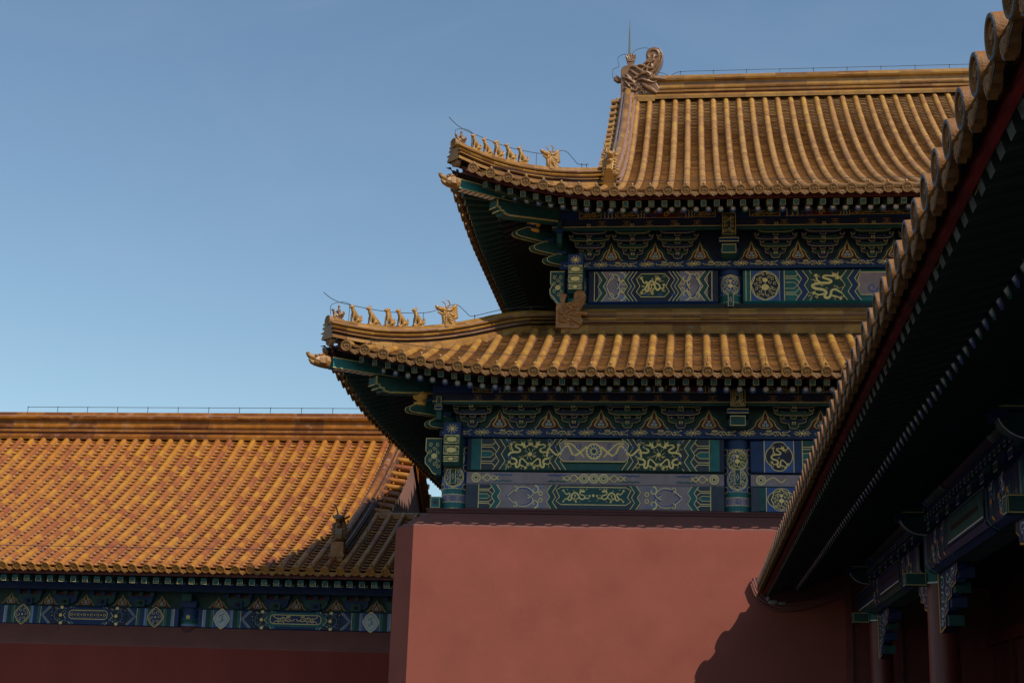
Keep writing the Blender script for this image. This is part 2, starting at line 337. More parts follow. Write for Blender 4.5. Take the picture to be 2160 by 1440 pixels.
    def comb(s,x0,x1,z0,z1,dirn,c='blue'):
        """beam-end 'comb' of pointed bars"""
        s.rect(x0,z0,x1,z1,c); h=(z1-z0)
        a,b=(x0,x1) if dirn>0 else (x1,x0)
        L=(b-a)
        for k,(p,q) in enumerate(((0,.2),(.27,.73),(.8,1))):
            A=z0+h*p; B=z0+h*q; mid=(A+B)/2
            if k==1: P=[(a,A),(a+L*.6,A),(a+L*.95,mid),(a+L*.6,B),(a,B)]
            elif k==0: P=[(a,B),(a+L*.6,B),(a+L*.95,A)]
            else: P=[(a,A),(a+L*.6,A),(a+L*.95,B)]
            s.line(P,.014,'gold')
            if k==1:
                Q=[(a,mid-h*.1),(a+L*.5,mid-h*.1),(a+L*.7,mid),(a+L*.5,mid+h*.1),(a,mid+h*.1)]; s.poly(Q if dirn>0 else Q[::-1],'teal'); s.line(Q,.01,'gold')
def plane_f(y): return lambda a,b,o:(a,y-o,b)
def flower(d,cx,cz,r):
    d.disc(cx,cz,r,'gold',20); d.disc(cx,cz,r*.78,'mid_blue',20)
    for k in range(12):
        a=2*math.pi*k/12; d.line([(cx+r*.35*math.cos(a),cz+r*.35*math.sin(a)),(cx+r*.85*math.cos(a),cz+r*.85*math.sin(a))],.014,'gold')
    d.disc(cx,cz,r*.42,'gold',14); d.disc(cx,cz,r*.3,'teal',12); d.disc(cx,cz,r*.16,'maroon',10)
# ------------------------------------------------------------------ glazed tile roofs
rnd=random.Random(7)
def roof_tiles(name,parent,S,us,dlim,d0s,pitch,tube_m,pan_m,mort_m,tlen=.36,plen=.125,rad=.088,tvar=1.0,phase=.0,panstart=0.0):
    """S(u,d)->point on the roof surface; us: tile row positions; dlim(u): how far up each row runs"""
    mb=MB()
    def frame(u,d):
        p=Vector(S(u,d)); q=Vector(S(u,d+.05)); r=Vector(S(u+.02,d)); 
        t=(q-p).normalized(); a=Vector(S(u+.02,0))-Vector(S(u-.02,0)); a=(a-t*a.dot(t)).normalized(); n=a.cross(t)
        if n.z<0: n=-n
        return p,t,a,n
    nk=7
    for u in us:
        L=dlim(u); d=-0.02; jit=rnd.uniform(-.006,.006)
        if L<.12: continue
        if L<.12: continue
        base_t=rnd.random()
        while d<L-.02:
            # tile length measured on the slope
            g=(Vector(S(u,d+.1))-Vector(S(u,d))).length/.1
            e=min(L,d+tlen/g); t=max(0,min(1,.5+tvar*(rnd.random()-.5)+.0*base_t))
            vs=[]; sub=2
            jr=rnd.uniform(-.003,.003)
            for i in range(sub+1):
                dd=d+(e-d)*i/sub; p,tt,a,n=frame(u,dd)
                r=rad*(1.0-.035*i/sub)+jr; p=p+a*jit
                for k in range(nk):
                    an=math.pi*k/(nk-1); vs.append(p+a*(math.cos(an)*r)+n*(math.sin(an)*r*1.08+.02 if 0<k<nk-1 else -.03))
            fs=[(i*nk+k,i*nk+k+1,(i+1)*nk+k+1,(i+1)*nk+k) for i in range(sub) for k in range(nk-1)]
            mb.add(vs,fs,tube_m,t,True)
            fr=vs[:nk]; p0=frame(u,d)[0]; mb.add(fr,[tuple(range(nk))],tube_m,t)
            d=e
        # rounded top where the row meets the ridge
        # mortar seams on both sides
        n_=max(2,int(L/.3)); 
        for sg in (-1,1):
            vs=[]
            for i in range(n_+1):
                p,tt,a,n=frame(u,L*i/n_); o=rnd.uniform(0,.006)
                vs+= [p+a*(sg*(rad-.004))+n*.04, p+a*(sg*(rad+.016+o))+n*.004]
            fs=[(2*i,2*i+1,2*i+3,2*i+2) for i in range(n_)]; mb.add(vs,fs,mort_m,.5,True)
    for i,u in enumerate(us):
        w2=(pitch/2-rad*.55); uc=u+pitch/2
        L=dlim(uc); d=panstart
        if L<.15: continue
        while d<L:
            g=(Vector(S(uc,d+.1))-Vector(S(uc,d))).length/.1; e=d+plen/g
            vs=[]; t=max(0,min(1,.5+.9*(rnd.random()-.5)))
            lipj=rnd.uniform(.018,.028)
            for (dd,h) in ((d+.07,.012),(d+.006,.022),(d-.002,.022+lipj),(e+.04,-.010)):
                pp,tt,a,n=frame(uc,dd)
                for k in range(5):
                    x=(k-2)/2; vs.append(pp+a*(x*w2)+n*(h+.035*x*x-.012))
            fs=[(j*5+k,j*5+k+1,(j+1)*5+k+1,(j+1)*5+k) for j in range(3) for k in range(4)]
            mb.add(vs,fs,pan_m,t); d=e
    return mb
def end_tile_mesh(m):
    """round eave tile with rim and coiled dragon relief, local -Y is outward, Z up; with its nail cap"""
    mb=MB(); r=.108; n=24
    ring=lambda rr,y:[(rr*math.cos(2*math.pi*i/n),y,rr*math.sin(2*math.pi*i/n)) for i in range(n)]
    prof=[(r*.93,.07),(r*.93,0.02),(r,.01),(r,-.018),(r*.96,-.026),(r*.78,-.026),(r*.74,-.012),(0.001,-.012)]
    vs=[]
    for rr,y in prof: vs+=ring(rr,y)
    fs=[(j*n+i,(j+1)*n+i,(j+1)*n+(i+1)%n,j*n+(i+1)%n) for j in range(len(prof)-1) for i in range(n)]
    mb.add(vs,fs,m,.5,False)
    P=crom([(-.045,-.02),(-.02,-.05),(.03,-.045),(.05,0),(.02,.02),(-.02,.0),(-.045,.03),(-.01,.055),(.035,.045)],3)
    mb.tube([(p[0],-.014,p[1]) for p in P],[.004+.006*math.sin(math.pi*i/len(P)) for i in range(len(P))],m,5)
    for a in (0.5,2.6,3.9,5.5): mb.tube([(.015*math.cos(a),-.014,.015*math.sin(a)),(.052*math.cos(a+.5),-.014,.052*math.sin(a+.5))],.004,m,4)
    # nail cap
    c=[(0,.13,.085),(0,.13,.125),(0,.13,.15),(0,.13,.165)]
    mb.tube(c,[.026,.032,.027,.008],m,8)
    me=mb.mesh("round_end_tile"); return me
def drip_mesh(m):
    mb=MB(); w2=.134
    top=[(-w2+2*w2*i/8,-.045*(1-((i-4)/4)**2)+.0) for i in range(9)]
    bot=[(w2,-.02),(w2*.95,-.06),(w2*.78,-.088),(w2*.6,-.098),(w2*.48,-.122),(w2*.22,-.132),(0,-.155),(-w2*.22,-.132),(-w2*.48,-.122),(-w2*.6,-.098),(-w2*.78,-.088),(-w2*.95,-.06),(-w2,-.02)]
    poly=top+bot
    mb.prism(poly,lambda x,z:(x,-.012+z*.12,z),lambda x,z:(x,.012+z*.12,z),m)
    y=-.016
    P=crom([(-.085,-.075),(-.05,-.06),(-.03,-.1),(0,-.07),(.03,-.105),(.055,-.065),(.085,-.08)],3)
    mb.tube([(p[0],y+p[1]*.12,p[1]) for p in P],.008,m,5)
    P=[(p[0]*.9,p[1]+.014) for p in bot]; mb.tube([(p[0],y+p[1]*.12,p[1]) for p in P],.006,m,4,False)
    P=[(p[0]*.9,p[1]-.014) for p in top]; mb.tube([(p[0],y+p[1]*.12,p[1]) for p in P],.006,m,4,False)
    for x in (-.05,.0,.05): mb.ball((x,y-.012,-.122 if x==0 else -.092),.010,m,4)
    return mb.mesh("drip_tile")
def place_row(par,mesh,name,pts,dirs,dz=0,tilt=.0,group=None):
    for p,o in zip(pts,dirs):
        o=Vector(o); y=-o.normalized(); z=Vector((0,0,1)); x=y.cross(z).normalized(); z=x.cross(y)
        m3=Matrix(((x.x,y.x,z.x),(x.y,y.y,z.y),(x.z,y.z,z.z))).to_4x4()
        m3=m3@Matrix.Rotation(rnd.uniform(-.04,.04),4,'Y')@Matrix.Rotation(rnd.uniform(-.03,.03),4,'X')
        link(name,mesh,par,mtx=Matrix.Translation(Vector(p)+Vector((0,0,dz)))@m3)
# ridges: profile = list of (x,z,material of the face to next)
def ridge(path,prof,seg=.75,tints=True,up=Vector((0,0,1)),step=None,skew=0):
    mb=MB(); P=[Vector(p) for p in path]; 
    L=[0]; 
    for a,b in zip(P,P[1:]): L.append(L[-1]+(b-a).length)
    def at(l):
        l=max(0,min(L[-1],l))
        for i in range(len(P)-1):
            if l<=L[i+1]+1e-9:
                t=(l-L[i])/(L[i+1]-L[i]); return P[i].lerp(P[i+1],t),(P[i+1]-P[i]).normalized()
        return P[-1],(P[-1]-P[-2]).normalized()
    n=max(1,round(L[-1]/seg)); sub=step or 1
    for i in range(n):
        tt={}
        for j in range(sub):
            l0=L[-1]*(i+j/sub)/n; l1=L[-1]*(i+(j+1)/sub)/n
            if j==sub-1 and i<n-1: l1-=.008
            fr=[]
            for l in (l0,l1):
                a,_=at(l); _,t0=at(l-.05 if l>.05 else l); _,t1=at(l+.05); d=((t0+t1)/2).normalized(); sd=d.cross(up).normalized(); u=sd.cross(d).normalized()
                fr.append([a+sd*x+u*z for x,z,_ in prof])
            for k in range(len(prof)-1):
                t=tt.setdefault(k//3,rnd.random())
                mb.add([fr[0][k],fr[0][k+1],fr[1][k+1],fr[1][k]],[(0,3,2,1)],prof[k][2],t)
        # thin mortar joint
        if i<n-1:
            a,d=at(L[-1]*(i+1)/n-.004); sd=d.cross(up).normalized(); u=sd.cross(d).normalized()
            q=[a+sd*(x*.985)+u*(z-.004) for x,z,_ in prof]
            for k in range(len(prof)-1): mb.add([q[k]-d*.006,q[k+1]-d*.006,q[k+1]+d*.006,q[k]+d*.006],[(0,3,2,1)],'grey_mortar')
    for l,sg in ((0,1),(L[-1],-1)):
        a,d=at(l); sd=d.cross(up).normalized(); u=sd.cross(d).normalized(); q=[a+sd*x+u*z for x,z,_ in prof]
        mb.add(q,[tuple(range(len(q))) if sg<0 else tuple(range(len(q)-1,-1,-1))],prof[len(prof)//2][2],.5)
    return mb
def cap(r,zc,m,n=6): return [(r*math.cos(math.pi*k/n),zc+r*math.sin(math.pi*k/n),m) for k in range(n+1)]
def mirror(p): return p
def main_prof(g,h,wd=.2,mort='mortar'):
    """closed moulding from the right foot over the top to the left foot; h total height"""
    s=h/.84
    right=[(wd*1.5,-.05*s,g),(wd*1.55,.04*s,g),(wd*1.35,.11*s,g),(wd*1.05,.14*s,'wall_cap'),(wd*1.05,.17*s,g),(wd*1.3,.19*s,g),(wd*1.3,.205*s,'wall_cap'),(wd*1.12,.21*s,g),(wd*1.12,.27*s,mort),(wd*.95,.285*s,g),
      (wd*1.15,.31*s,g),(wd*1.2,.35*s,g),(wd*1.12,.39*s,g),(wd*.9,.41*s,g),(wd*.86,.45*s,g),(wd*.9,.53*s,g),(wd*1.0,.56*s,g),(wd*1.2,.58*s,g),(wd*1.27,.63*s,g),(wd*1.15,.69*s,mort),(wd*.75,.70*s,mort),(wd*.55,.73*s,g)]
    top=cap(wd*.5,.74*s,g); 
    left=[(-x,z,m) for x,z,m in right[::-1]]
    L2=[]
    ms=[m for _,_,m in right[::-1]]
    for i,(x,z,m) in enumerate(left): L2.append((x,z,ms[i+1] if i+1<len(ms) else g))
    return right+top+L2
def hip_prof(g,h=.42,wd=.15,mort='mortar',skirt=-.24):
    s=h/.42
    G='groove_shade'
    right=[(wd*1.3,skirt*s,g),(wd*1.36,-.05*s,g),(wd*1.25,.02*s,G),(wd*.95,.045*s,G),(wd*.95,.07*s,g),(wd*1.5,.08*s,g),(wd*1.5,.10*s,mort),(wd*.95,.115*s,mort),(wd*.78,.13*s,G),(wd*.78,.15*s,g),
           (wd*1.12,.165*s,g),(wd*1.22,.19*s,g),(wd*1.08,.215*s,G),(wd*.70,.225*s,G),(wd*.70,.24*s,g),(wd*1.05,.25*s,g),(wd*1.16,.275*s,g),(wd*.95,.30*s,mort),(wd*.65,.305*s,mort),(wd*.6,.325*s,g)]
    top=cap(wd*.58,.33*s,g)
    ms=[m for _,_,m in right[::-1]]; L2=[(-x,z,(ms[i+1] if i+1<len(ms) else g)) for i,(x,z,m) in enumerate(right[::-1])]
    return right+top+L2
# ------------------------------------------------------------------ roof sculptures (local: faces -X, Z up)
def beast_mesh(kind,m):
    b=MB(); T=lambda p,r,n=7:b.tube(p,r,'gold',n)
    lean={0:0,1:.015,2:-.01,3:.01,4:-.005}[kind]
    T([(.09,0,.05),(.055,0,.085),(.0,0,.15),(-.045-lean,0,.225),(-.06-lean,0,.275)],[.055,.062,.055,.042,.032])
    b.ball((.075,0,.06),.062,'gold',6,(1,.9,.95))
    for s in (-1,1):
        T([(-.035,s*.03,.19),(-.055,s*.034,.11),(-.055,s*.034,.02),(-.075,s*.034,.008)],[.024,.018,.017,.018],6)
        T([(.06,s*.05,.05),(.02,s*.055,.045),(-.0,s*.05,.015),(-.02,s*.05,.01)],[.035,.025,.018,.016],6)
        T([(-.05-lean,s*.022,.305),(-.03-lean,s*.035,.345)],[.014,.006],5)
    b.ball((-.075-lean,0,.285),.04,'gold',6,(1.15,.9,.95))
    T([(-.09-lean,0,.28),(-.13-lean,0,.272)],[.026,.019],6)
    if kind==1: # phoenix-like: long tail along the ridge, no ears mass
        T([(.1,0,.1),(.15,0,.06),(.21,0,.01)],[.03,.02,.008],6); b.ball((-.055-lean,0,.335),.018,'gold',4)
    elif kind==2:
        for k in range(5): b.ball((-.035-lean+.012*k,0,.31-.03*k),.033,'gold',5)
        T([(.12,0,.05),(.15,0,.12),(.13,0,.18)],[.02,.022,.008],6)
    else:
        T([(.12,0,.04),(.155,0,.1),(.14,0,.16),(.15,0,.19)],[.018,.022,.018,.006],6)
    if kind==4: T([(-.05,0,.33),(-.02,0,.37)],[.014,.004],5)
    b.box((-.09,-.05,-.03),(.13,.05,.012),'gold')
    return fused(b,"ridge_beast",.0095,m,2)
def rider_mesh(m):
    b=MB(); T=lambda p,r,n=7:b.tube(p,r,'gold',n)
    T([(.12,0,.12),(.07,0,.09),(0,0,.075),(-.07,0,.09),(-.1,0,.14),(-.115,0,.18)],[.03,.055,.065,.05,.03,.022])   # bird
    b.ball((-.125,0,.19),.03,'gold',5); T([(-.14,0,.188),(-.175,0,.18)],[.012,.004],5)
    for s in (-1,1): T([(-.02,s*.05,.1),(.06,s*.06,.13),(.12,s*.05,.18)],[.03,.03,.01],6)
    T([(.09,0,.11),(.13,0,.17),(.12,0,.22)],[.035,.03,.01],6)
    T([(.02,0,.1),(.02,0,.17),(.015,0,.23),(.01,0,.255)],[.05,.045,.032,.018],7); b.ball((.008,0,.285),.028,'gold',5); b.ball((.012,0,.32),.012,'gold',4)
    for s in (-1,1): T([(.01,s*.035,.215),(-.03,s*.035,.17),(-.05,s*.01,.18)],[.015,.013,.01],5)
    b.box((-.09,-.05,-.03),(.12,.05,.03),'gold')
    return fused(b,"ridge_rider",.009,m,1)
def head_mesh(m,tall=False):
    """horned dragon head ending a ridge (faces -X)"""
    b=MB(); T=lambda p,r,n=8:b.tube(p,r,'gold',n)
    T([(.2,0,.0),(.17,0,.12),(.10,0,.22),(.0,0,.29),(-.12,0,.34)],[.12,.12,.105,.09,.075])
    T([(-.02,0,.40),(-.14,0,.42),(-.25,0,.42),(-.31,0,.45),(-.33,0,.49)],[.09,.07,.055,.045,.025])   # upper jaw
    T([(-.02,0,.30),(-.16,0,.30),(-.27,0,.33)],[.05,.035,.02])
    for s in (-1,1):
        b.ball((-.06,s*.07,.47),.032,'gold',6); b.ball((-.29,s*.025,.475),.02,'gold',5)
        T([(-.0,s*.05,.46),(.03,s*.07,.53),(.03,s*.09,.60),(-.04,s*.10,.655),(-.11,s*.09,.65)],[.022,.02,.018,.015,.009],6)
        T([(0,s*.06,.40),(.1,s*.08,.45),(.2,s*.06,.53)],[.03,.03,.01],6)
        for k in range(4): T([(.02+.02*k,s*.08,.34-.07*k),(.12,s*.10,.29-.07*k),(.20,s*.09,.33-.07*k)],[.02,.024,.01],6)
        for k in range(3): T([(-.04,s*.07,.27-.06*k),(-.06,s*.085,.21-.06*k),(.0,s*.09,.17-.06*k)],[.018,.018,.01],6)
    for k in range(5): # mane fan swept up and back
        T([(.02+.03*k,0,.34-.04*k),(.16+.03*k,0,.47-.04*k),(.30+.014*k,0,.64-.085*k)],[.07,.065,.03],8)
    T([(-.1,0,.3),(-.05,0,.15),(.0,0,.02)],[.05,.07,.1])
    b.box((-.1,-.13,-.05),(.32,.13,.05),'gold')
    return fused(b,"ridge_head",.0095,m,1)
def corner_dragon_mesh(m):
    b=MB(); T=lambda p,r,n=8:b.tube(p,r,'gold',n)
    T([(.2,0,0),(.05,0,0),(-.08,0,-.01),(-.16,0,.0)],[.15,.15,.13,.10])
    T([(-.1,0,.04),(-.22,0,.05),(-.30,0,.09),(-.33,0,.14)],[.09,.07,.045,.03])
    T([(-.1,0,-.07),(-.2,0,-.06),(-.27,0,.0)],[.07,.05,.025])
    for s in (-1,1):
        b.ball((-.14,s*.085,.08),.035,'gold',6); b.ball((-.3,s*.03,.12),.022,'gold',5)
        T([(-.08,s*.09,.1),(.0,s*.1,.14),(.08,s*.08,.13)],[.03,.025,.01],6)
        for k in range(3):
            T([(-.06,s*.12,-.02-.04*k+.04),(.04,s*.15,-.05*k+.04),(.1,s*.13,-.02-.05*k+.06)],[.022,.028,.014],6)
            b.tube([(.02+.028*math.cos(q*.7)*(1+.1*q),s*.145,.02+.028*math.sin(q*.7)*(1+.1*q)) for q in range(9)],.012,'gold',5)
    return fused(b,"corner_dragon",.011,m,2)
def chiwen_mesh(m,H=1.55,corner=False):
    """great ridge-end dragon: body with coiled tail above, sword hilt, head biting the ridge towards +X"""
    b=MB(); 
    def T(p,r,n=8): b.tube([(x*H,y*H,z*H) for x,y,z in p],[q*H for q in r],'gold',n)
    s_=H/1.68
    out=[(-.34,-.1),(-.34,.85),(-.31,.95),(-.22,1.01),(-.05,1.03),(.10,1.02),(.27,1.04),(.38,1.10),(.42,1.20),(.40,1.34),(.43,1.48),(.54,1.575),(.68,1.60),(.82,1.54),(.91,1.40),(.92,1.24),(.86,1.04),(.76,.84),(.66,.68),(.75,.64),(.70,.45),(.82,.25),(.74,.06),(.60,-.1)]
    out=[(x*s_,z*s_) for x,z in out]; t=(.105 if corner else .17)*s_
    b.prism(out[::-1],lambda x,z:(x,-t,z),lambda x,z:(x,t,z),'gold')
    def T2(p,r,n=6): b.tube([(x*s_,y*s_,z*s_) for x,y,z in p],[q*s_ for q in (r if hasattr(r,'__len__') else [r]*len(p))],'gold',n)
    for s in (-1,1):
        y=s*(.135 if corner else .20)
        T2([(.66+(.215-.012*k)*math.cos(3.6-.42*k),y*.9,1.345+(.215-.012*k)*math.sin(3.6-.42*k)) for k in range(17)],.03)
        T2([(.90,y*.95,1.30),(.86,y,1.10),(.76,y,.92),(.66,y,.76)],[.03,.03,.03,.02])
        T2([(.80,y,1.18),(.70,y,1.0),(.6,y,.86)],[.012,.018,.012])
        rg=random.Random(3)
        for (x,z,l,a) in ((-.05,.93,.42,-.15),(.15,.95,.36,.15),(.35,.98,.34,.7),(.5,1.0,.3,1.1),(-.1,.83,.34,-.5),(.12,.84,.34,-.35),(.32,.86,.3,.3),(-.2,.70,.3,-.8),(.0,.72,.28,-.2),(.22,.74,.26,.4),(-.22,.48,.26,-.9),(-.15,.33,.26,.5),(-.25,.2,.24,.2),(.05,.5,.2,1.2),(.42,.8,.24,.9),(-.05,.12,.24,.6)):
            P=crom([(x,z),(x+l*.3*math.cos(a)-.03,z+l*.3*math.sin(a)+.04),(x+l*.65*math.cos(a)+.03,z+l*.65*math.sin(a)-.04),(x+l*math.cos(a),z+l*math.sin(a)+.04)],3)
            T2([(p[0],y,p[1]) for p in P],[.014+(.038 if corner else .026)*math.sin(math.pi*i/len(P)) for i in range(len(P))])
        # head: brow, eye, snout, jaw, curls
        T2([(.14,y,.62),(.28,y*1.15,.70),(.45,y*1.2,.73),(.60,y*1.1,.68)],[.03,.045,.045,.02])
        b.ball((.52*s_,y*1.15*s_,.635*s_),.05*s_,'gold',7)
        T2([(.45,y*.8,.56),(.66,y*.75,.575),(.86,y*.55,.56),(1.0,y*.4,.555)],[.07,.085,.095,.10],10)
        T2([(.15,y,.5),(.3,y*1.15,.52),(.45,y*1.1,.47),(.62,y*.9,.43),(.74,y*.8,.47)],[.02,.045,.04,.03,.02])
        T2([(.30,y,.38),(.42,y*1.1,.27),(.58,y*1.15,.17),(.74,y,.06)],[.05,.07,.075,.05])
        for k in range(4): T2([(.16+.07*k+(.06-.005*q)*math.cos(q*.8),y*1.08,.34-.09*k+(.06-.005*q)*math.sin(q*.8)) for q in range(9)],.018)
        T2([(-.28,y*.9,.62),(-.12,y*1.1,.55),(.02,y*1.1,.45),(.06,y,.33)],[.03,.045,.04,.025])
    fan=[(-.125,.98),(-.135,1.08),(-.19,1.26),(-.215,1.36),(-.175,1.41),(-.12,1.44),(-.06,1.465),(0,1.44),(.055,1.41),(.095,1.36),(.07,1.26),(.015,1.08),(.005,.98)]
    fan=[(x*s_,z*s_) for x,z in fan]; tt=.07*s_
    b.prism(fan[::-1],lambda x,z:(x,-tt,z),lambda x,z:(x,tt,z),'gold')
    for s in (-1,1):
        for k in range(5):
            a=(k-2)*.3; T2([(-.06+.055*a*1.5,s*.075,1.22),(-.06+.16*a*1.5,s*.075,1.38)],[.008,.014],5); b.ball(((-.06+.17*a*1.5)*s_,s*.075*s_,1.40*s_),.018*s_,'gold',4)
        T2([(-.19,s*.075,1.22),(-.06,s*.08,1.19),(.07,s*.075,1.22)],.013,5)
    if not corner:
        T2([(-.3,0,.62),(-.44,0,.58),(-.52,0,.64),(-.56,0,.72)],[.1,.085,.06,.02]); b.ball((-.46*s_,0,.70*s_),.06*s_,'gold',5); T2([(-.46,0,.72),(-.5,0,.82)],[.02,.01],4)
    return fused(b,"dragon_ornament",.0075 if H<1 else .0125,m,1)
def front_head_mesh(m):
    """upright horned dragon head seen from the front (faces -X), rising off its plinth"""
    b=MB(); T=lambda p,r,n=8:b.tube(p,r,'gold',n)
    T([(.05,0,-.05),(.05,0,.12),(.03,0,.28),(.02,0,.42)],[.15,.15,.15,.12]); T([(.15,0,0),(.2,0,.2),(.2,0,.38),(.24,0,.52)],[.13,.13,.10,.04])
    T([(-.02,0,.42),(-.10,0,.46),(-.2,0,.44),(-.24,0,.40)],[.12,.10,.085,.06]); T([(-.04,0,.31),(-.13,0,.30),(-.18,0,.32)],[.09,.07,.04])
    for s in (-1,1):
        b.ball((-.1,s*.085,.52),.042,'gold',6); b.ball((-.23,s*.04,.45),.028,'gold',5)
        T([(.0,s*.07,.54),(.02,s*.09,.64),(.0,s*.13,.75),(-.03,s*.17,.85)],[.026,.022,.018,.007],6)
        T([(-.02,s*.12,.48),(.04,s*.19,.53),(.08,s*.2,.58)],[.035,.03,.01],6)
        for k in range(5): T([(-.08,s*(.10+.01*(k%2)),.36-.075*k),(-.04,s*.17,.31-.075*k),(.04,s*.185,.34-.075*k)],[.028,.03,.012],6)
        for k in range(3): T([(-.10,s*.03*(k+.4),.24),(-.115,s*.03*(k+.4),.10),(-.10,s*.03*(k+.4),-.02)],[.016,.02,.016],5)
    return fused(b,"ridge_head",.0105,m,1)
BEASTS=[beast_mesh(k,"yellow_glaze") for k in range(5)]
RIDER=rider_mesh("brown_glaze"); HEAD=head_mesh("yellow_glaze"); CDRAG=corner_dragon_mesh("ochre_relief")
END_OCHRE=end_tile_mesh("ochre_relief"); DRIP_OCHRE=drip_mesh("ochre_relief")
mat("orange_relief",(.55,.22,.03),.45,.2,None,12,.35,70,coat=.15)
END_ORANGE=end_tile_mesh("orange_relief"); DRIP_ORANGE=drip_mesh("orange_relief")
def yaw_m(p,a,s=1,ry=0): return Matrix.Translation(Vector(p))@Matrix.Rotation(a,4,'Z')@Matrix.Rotation(ry,4,'Y')@Matrix.Scale(s,4)
# ------------------------------------------------------------------ one storey's eaves on a corner plan
class Eave:
    """corner plan: u runs along the eave from the corner, d runs inwards; front: +X,+Y; side: +Y,+X"""
    def __init__(s,xc,yc,zb,lift,lu,lpow,rise,fade):
        s.xc,s.yc,s.zb,s.lift,s.lu,s.lpow,s.rise,s.fade=xc,yc,zb,lift,lu,lpow,rise,fade
    def z(s,u,d):
        t=max(0,min(1.1,1-u/s.lu)); return s.zb+s.lift*t**s.lpow*max(0,1-d/s.fade)+s.rise(d)
    def S(s,side):
        def f(u,d):
            t=max(0,min(1.1,1-u/s.lu)); fl=-.16*t**2*max(0,1-d/1.5)
            return (s.xc+u,s.yc+d+fl,s.z(u,d)) if not side else (s.xc+d+fl,s.yc+u,s.z(u,d))
        return f
def rafters(E,side,us_sq,us_rd,dz_sq,dz_rd,d_sq,d_rd,colu,parent,single,slope=.42,lens=(.62,1.6),nvis=1e9,green_end='green'):
    S=E.S(side); 
    def P(u,d,z): 
        q=S(u,d); return Vector((q[0],q[1],z))
    def fan(u):  # direction of rafters: perpendicular, fanning out near the corner
        if u>=colu: return 0.0
        return min(1.0,(colu-u)/(colu-.3))
    acc={}
    for name,us,dz,de,ln in (("flying_rafter",us_sq,dz_sq,d_sq,lens[0]),("round_rafter",us_rd,dz_rd,d_rd,lens[1])):
        big=MB()
        for i,u in enumerate(us):
            k=fan(u); ze=E.z(u,0)+dz; p=P(u,de,ze+0)
            # base direction
            if k>0:
                tx,ty=colu+.35,colu+.35
                du,dd=(tx-u),(ty-de); l=math.hypot(du,dd); q2=(du/l*k,(1-k)+dd/l*k)
            else: q2=(0,1)
            l=math.hypot(*q2); L=ln*(1+.25*k)
            uu=u+q2[0]/l*L; dd=de+q2[1]/l*L; q=P(uu,dd,0); sl=slope*(.75 if name=="flying_rafter" else .86)*(1-.5*k)
            q.z=ze+sl*L+0.0-(E.z(u,0)-E.zb)*.25*k
            mb=MB() if single else big
            if name=="flying_rafter":
                mb.beam(p,q,.115,.125,'deep_green','green'); 
                d=(q-p).normalized(); sd=d.cross(Vector((0,0,1))).normalized(); up=sd.cross(d)
                for (a,b_) in (((-1,-1),(1,-1)),((1,-1),(1,1)),((1,1),(-1,1)),((-1,1),(-1,-1))):
                    A=p+sd*(a[0]*.052)+up*(a[1]*.057)-d*.003; B=p+sd*(b_[0]*.052)+up*(b_[1]*.057)-d*.003
                    mb.beam(A-d*.002,A.lerp(B,1)-d*.002,.006,.009,'gold') if False else mb.tube([A,B],.003,'amber',4,False)
                if i%3==1:
                    for zz in (-.02,.015): mb.tube([p+sd*-.03+up*zz-d*.004,p+sd*.03+up*zz-d*.004],.0035,'gold',3,False)
            else:
                c='mid_blue' if i%2 else 'teal'
                mb.tube([p,q],.070,'black_wood',10,False); d=(q-p).normalized(); sd=d.cross(Vector((0,0,1))).normalized(); up=sd.cross(d)
                for (rr,cz,off,cm) in ((.070,0,0,c),(.053,.012,.003,'light_blue' if i%2 else 'pearl'),(.036,.022,.005,'white'),(.015,.043,.007,'amber')):
                    vs=[p-d*off+sd*(rr*math.cos(2*math.pi*j/12))+up*(cz+rr*math.sin(2*math.pi*j/12)) for j in range(12)]
                    mb.add(vs,[tuple(range(12))],cm)
            if single: mb.build(name,parent)
        if not single: big.build(name,parent,kind='stuff')
def board_strip(E,side,u0,u1,d,z0,z1,m,th=.04,step=.4):
    mb=MB(); S=E.S(side); n=max(2,int((u1-u0)/step)); ring=[]
    for i in range(n+1):
        u=u0+(u1-u0)*i/n; q=S(u,d); q2=S(u,d+th); dz=E.z(u,0)-E.zb
        ring.append([(q[0],q[1],z0+dz),(q[0],q[1],z1+dz),(q2[0],q2[1],z1+dz),(q2[0],q2[1],z0+dz)])
    for a,b in zip(ring,ring[1:]):
        mb.add(a+b,[(0,4,5,1),(1,5,6,2),(2,6,7,3),(3,7,4,0)],m)
    mb.add(ring[0],[(0,1,2,3)],m); mb.add(ring[-1],[(3,2,1,0)],m)
    return mb
def under_sheet(E,side,u1,d1,m,off=-.10,hipped=True):
    mb=MB(); S=E.S(side); N=int(u1/.6)+1; Dn=8; g=[]
    for i in range(N+1):
        u=u1*i/N; row=[]
        for j in range(Dn+1):
            d=.1+(min(d1,u) if hipped else d1)*j/Dn-.1*j/Dn; q=S(u,max(0,d)); row.append((q[0],q[1],q[2]+off))
        g.append(row)
    vs=[p for r in g for p in r]
    fs=[(i*(Dn+1)+j,(i+1)*(Dn+1)+j,(i+1)*(Dn+1)+j+1,i*(Dn+1)+j+1) for i in range(N) for j in range(Dn)]
    mb.add(vs,fs,m); return mb
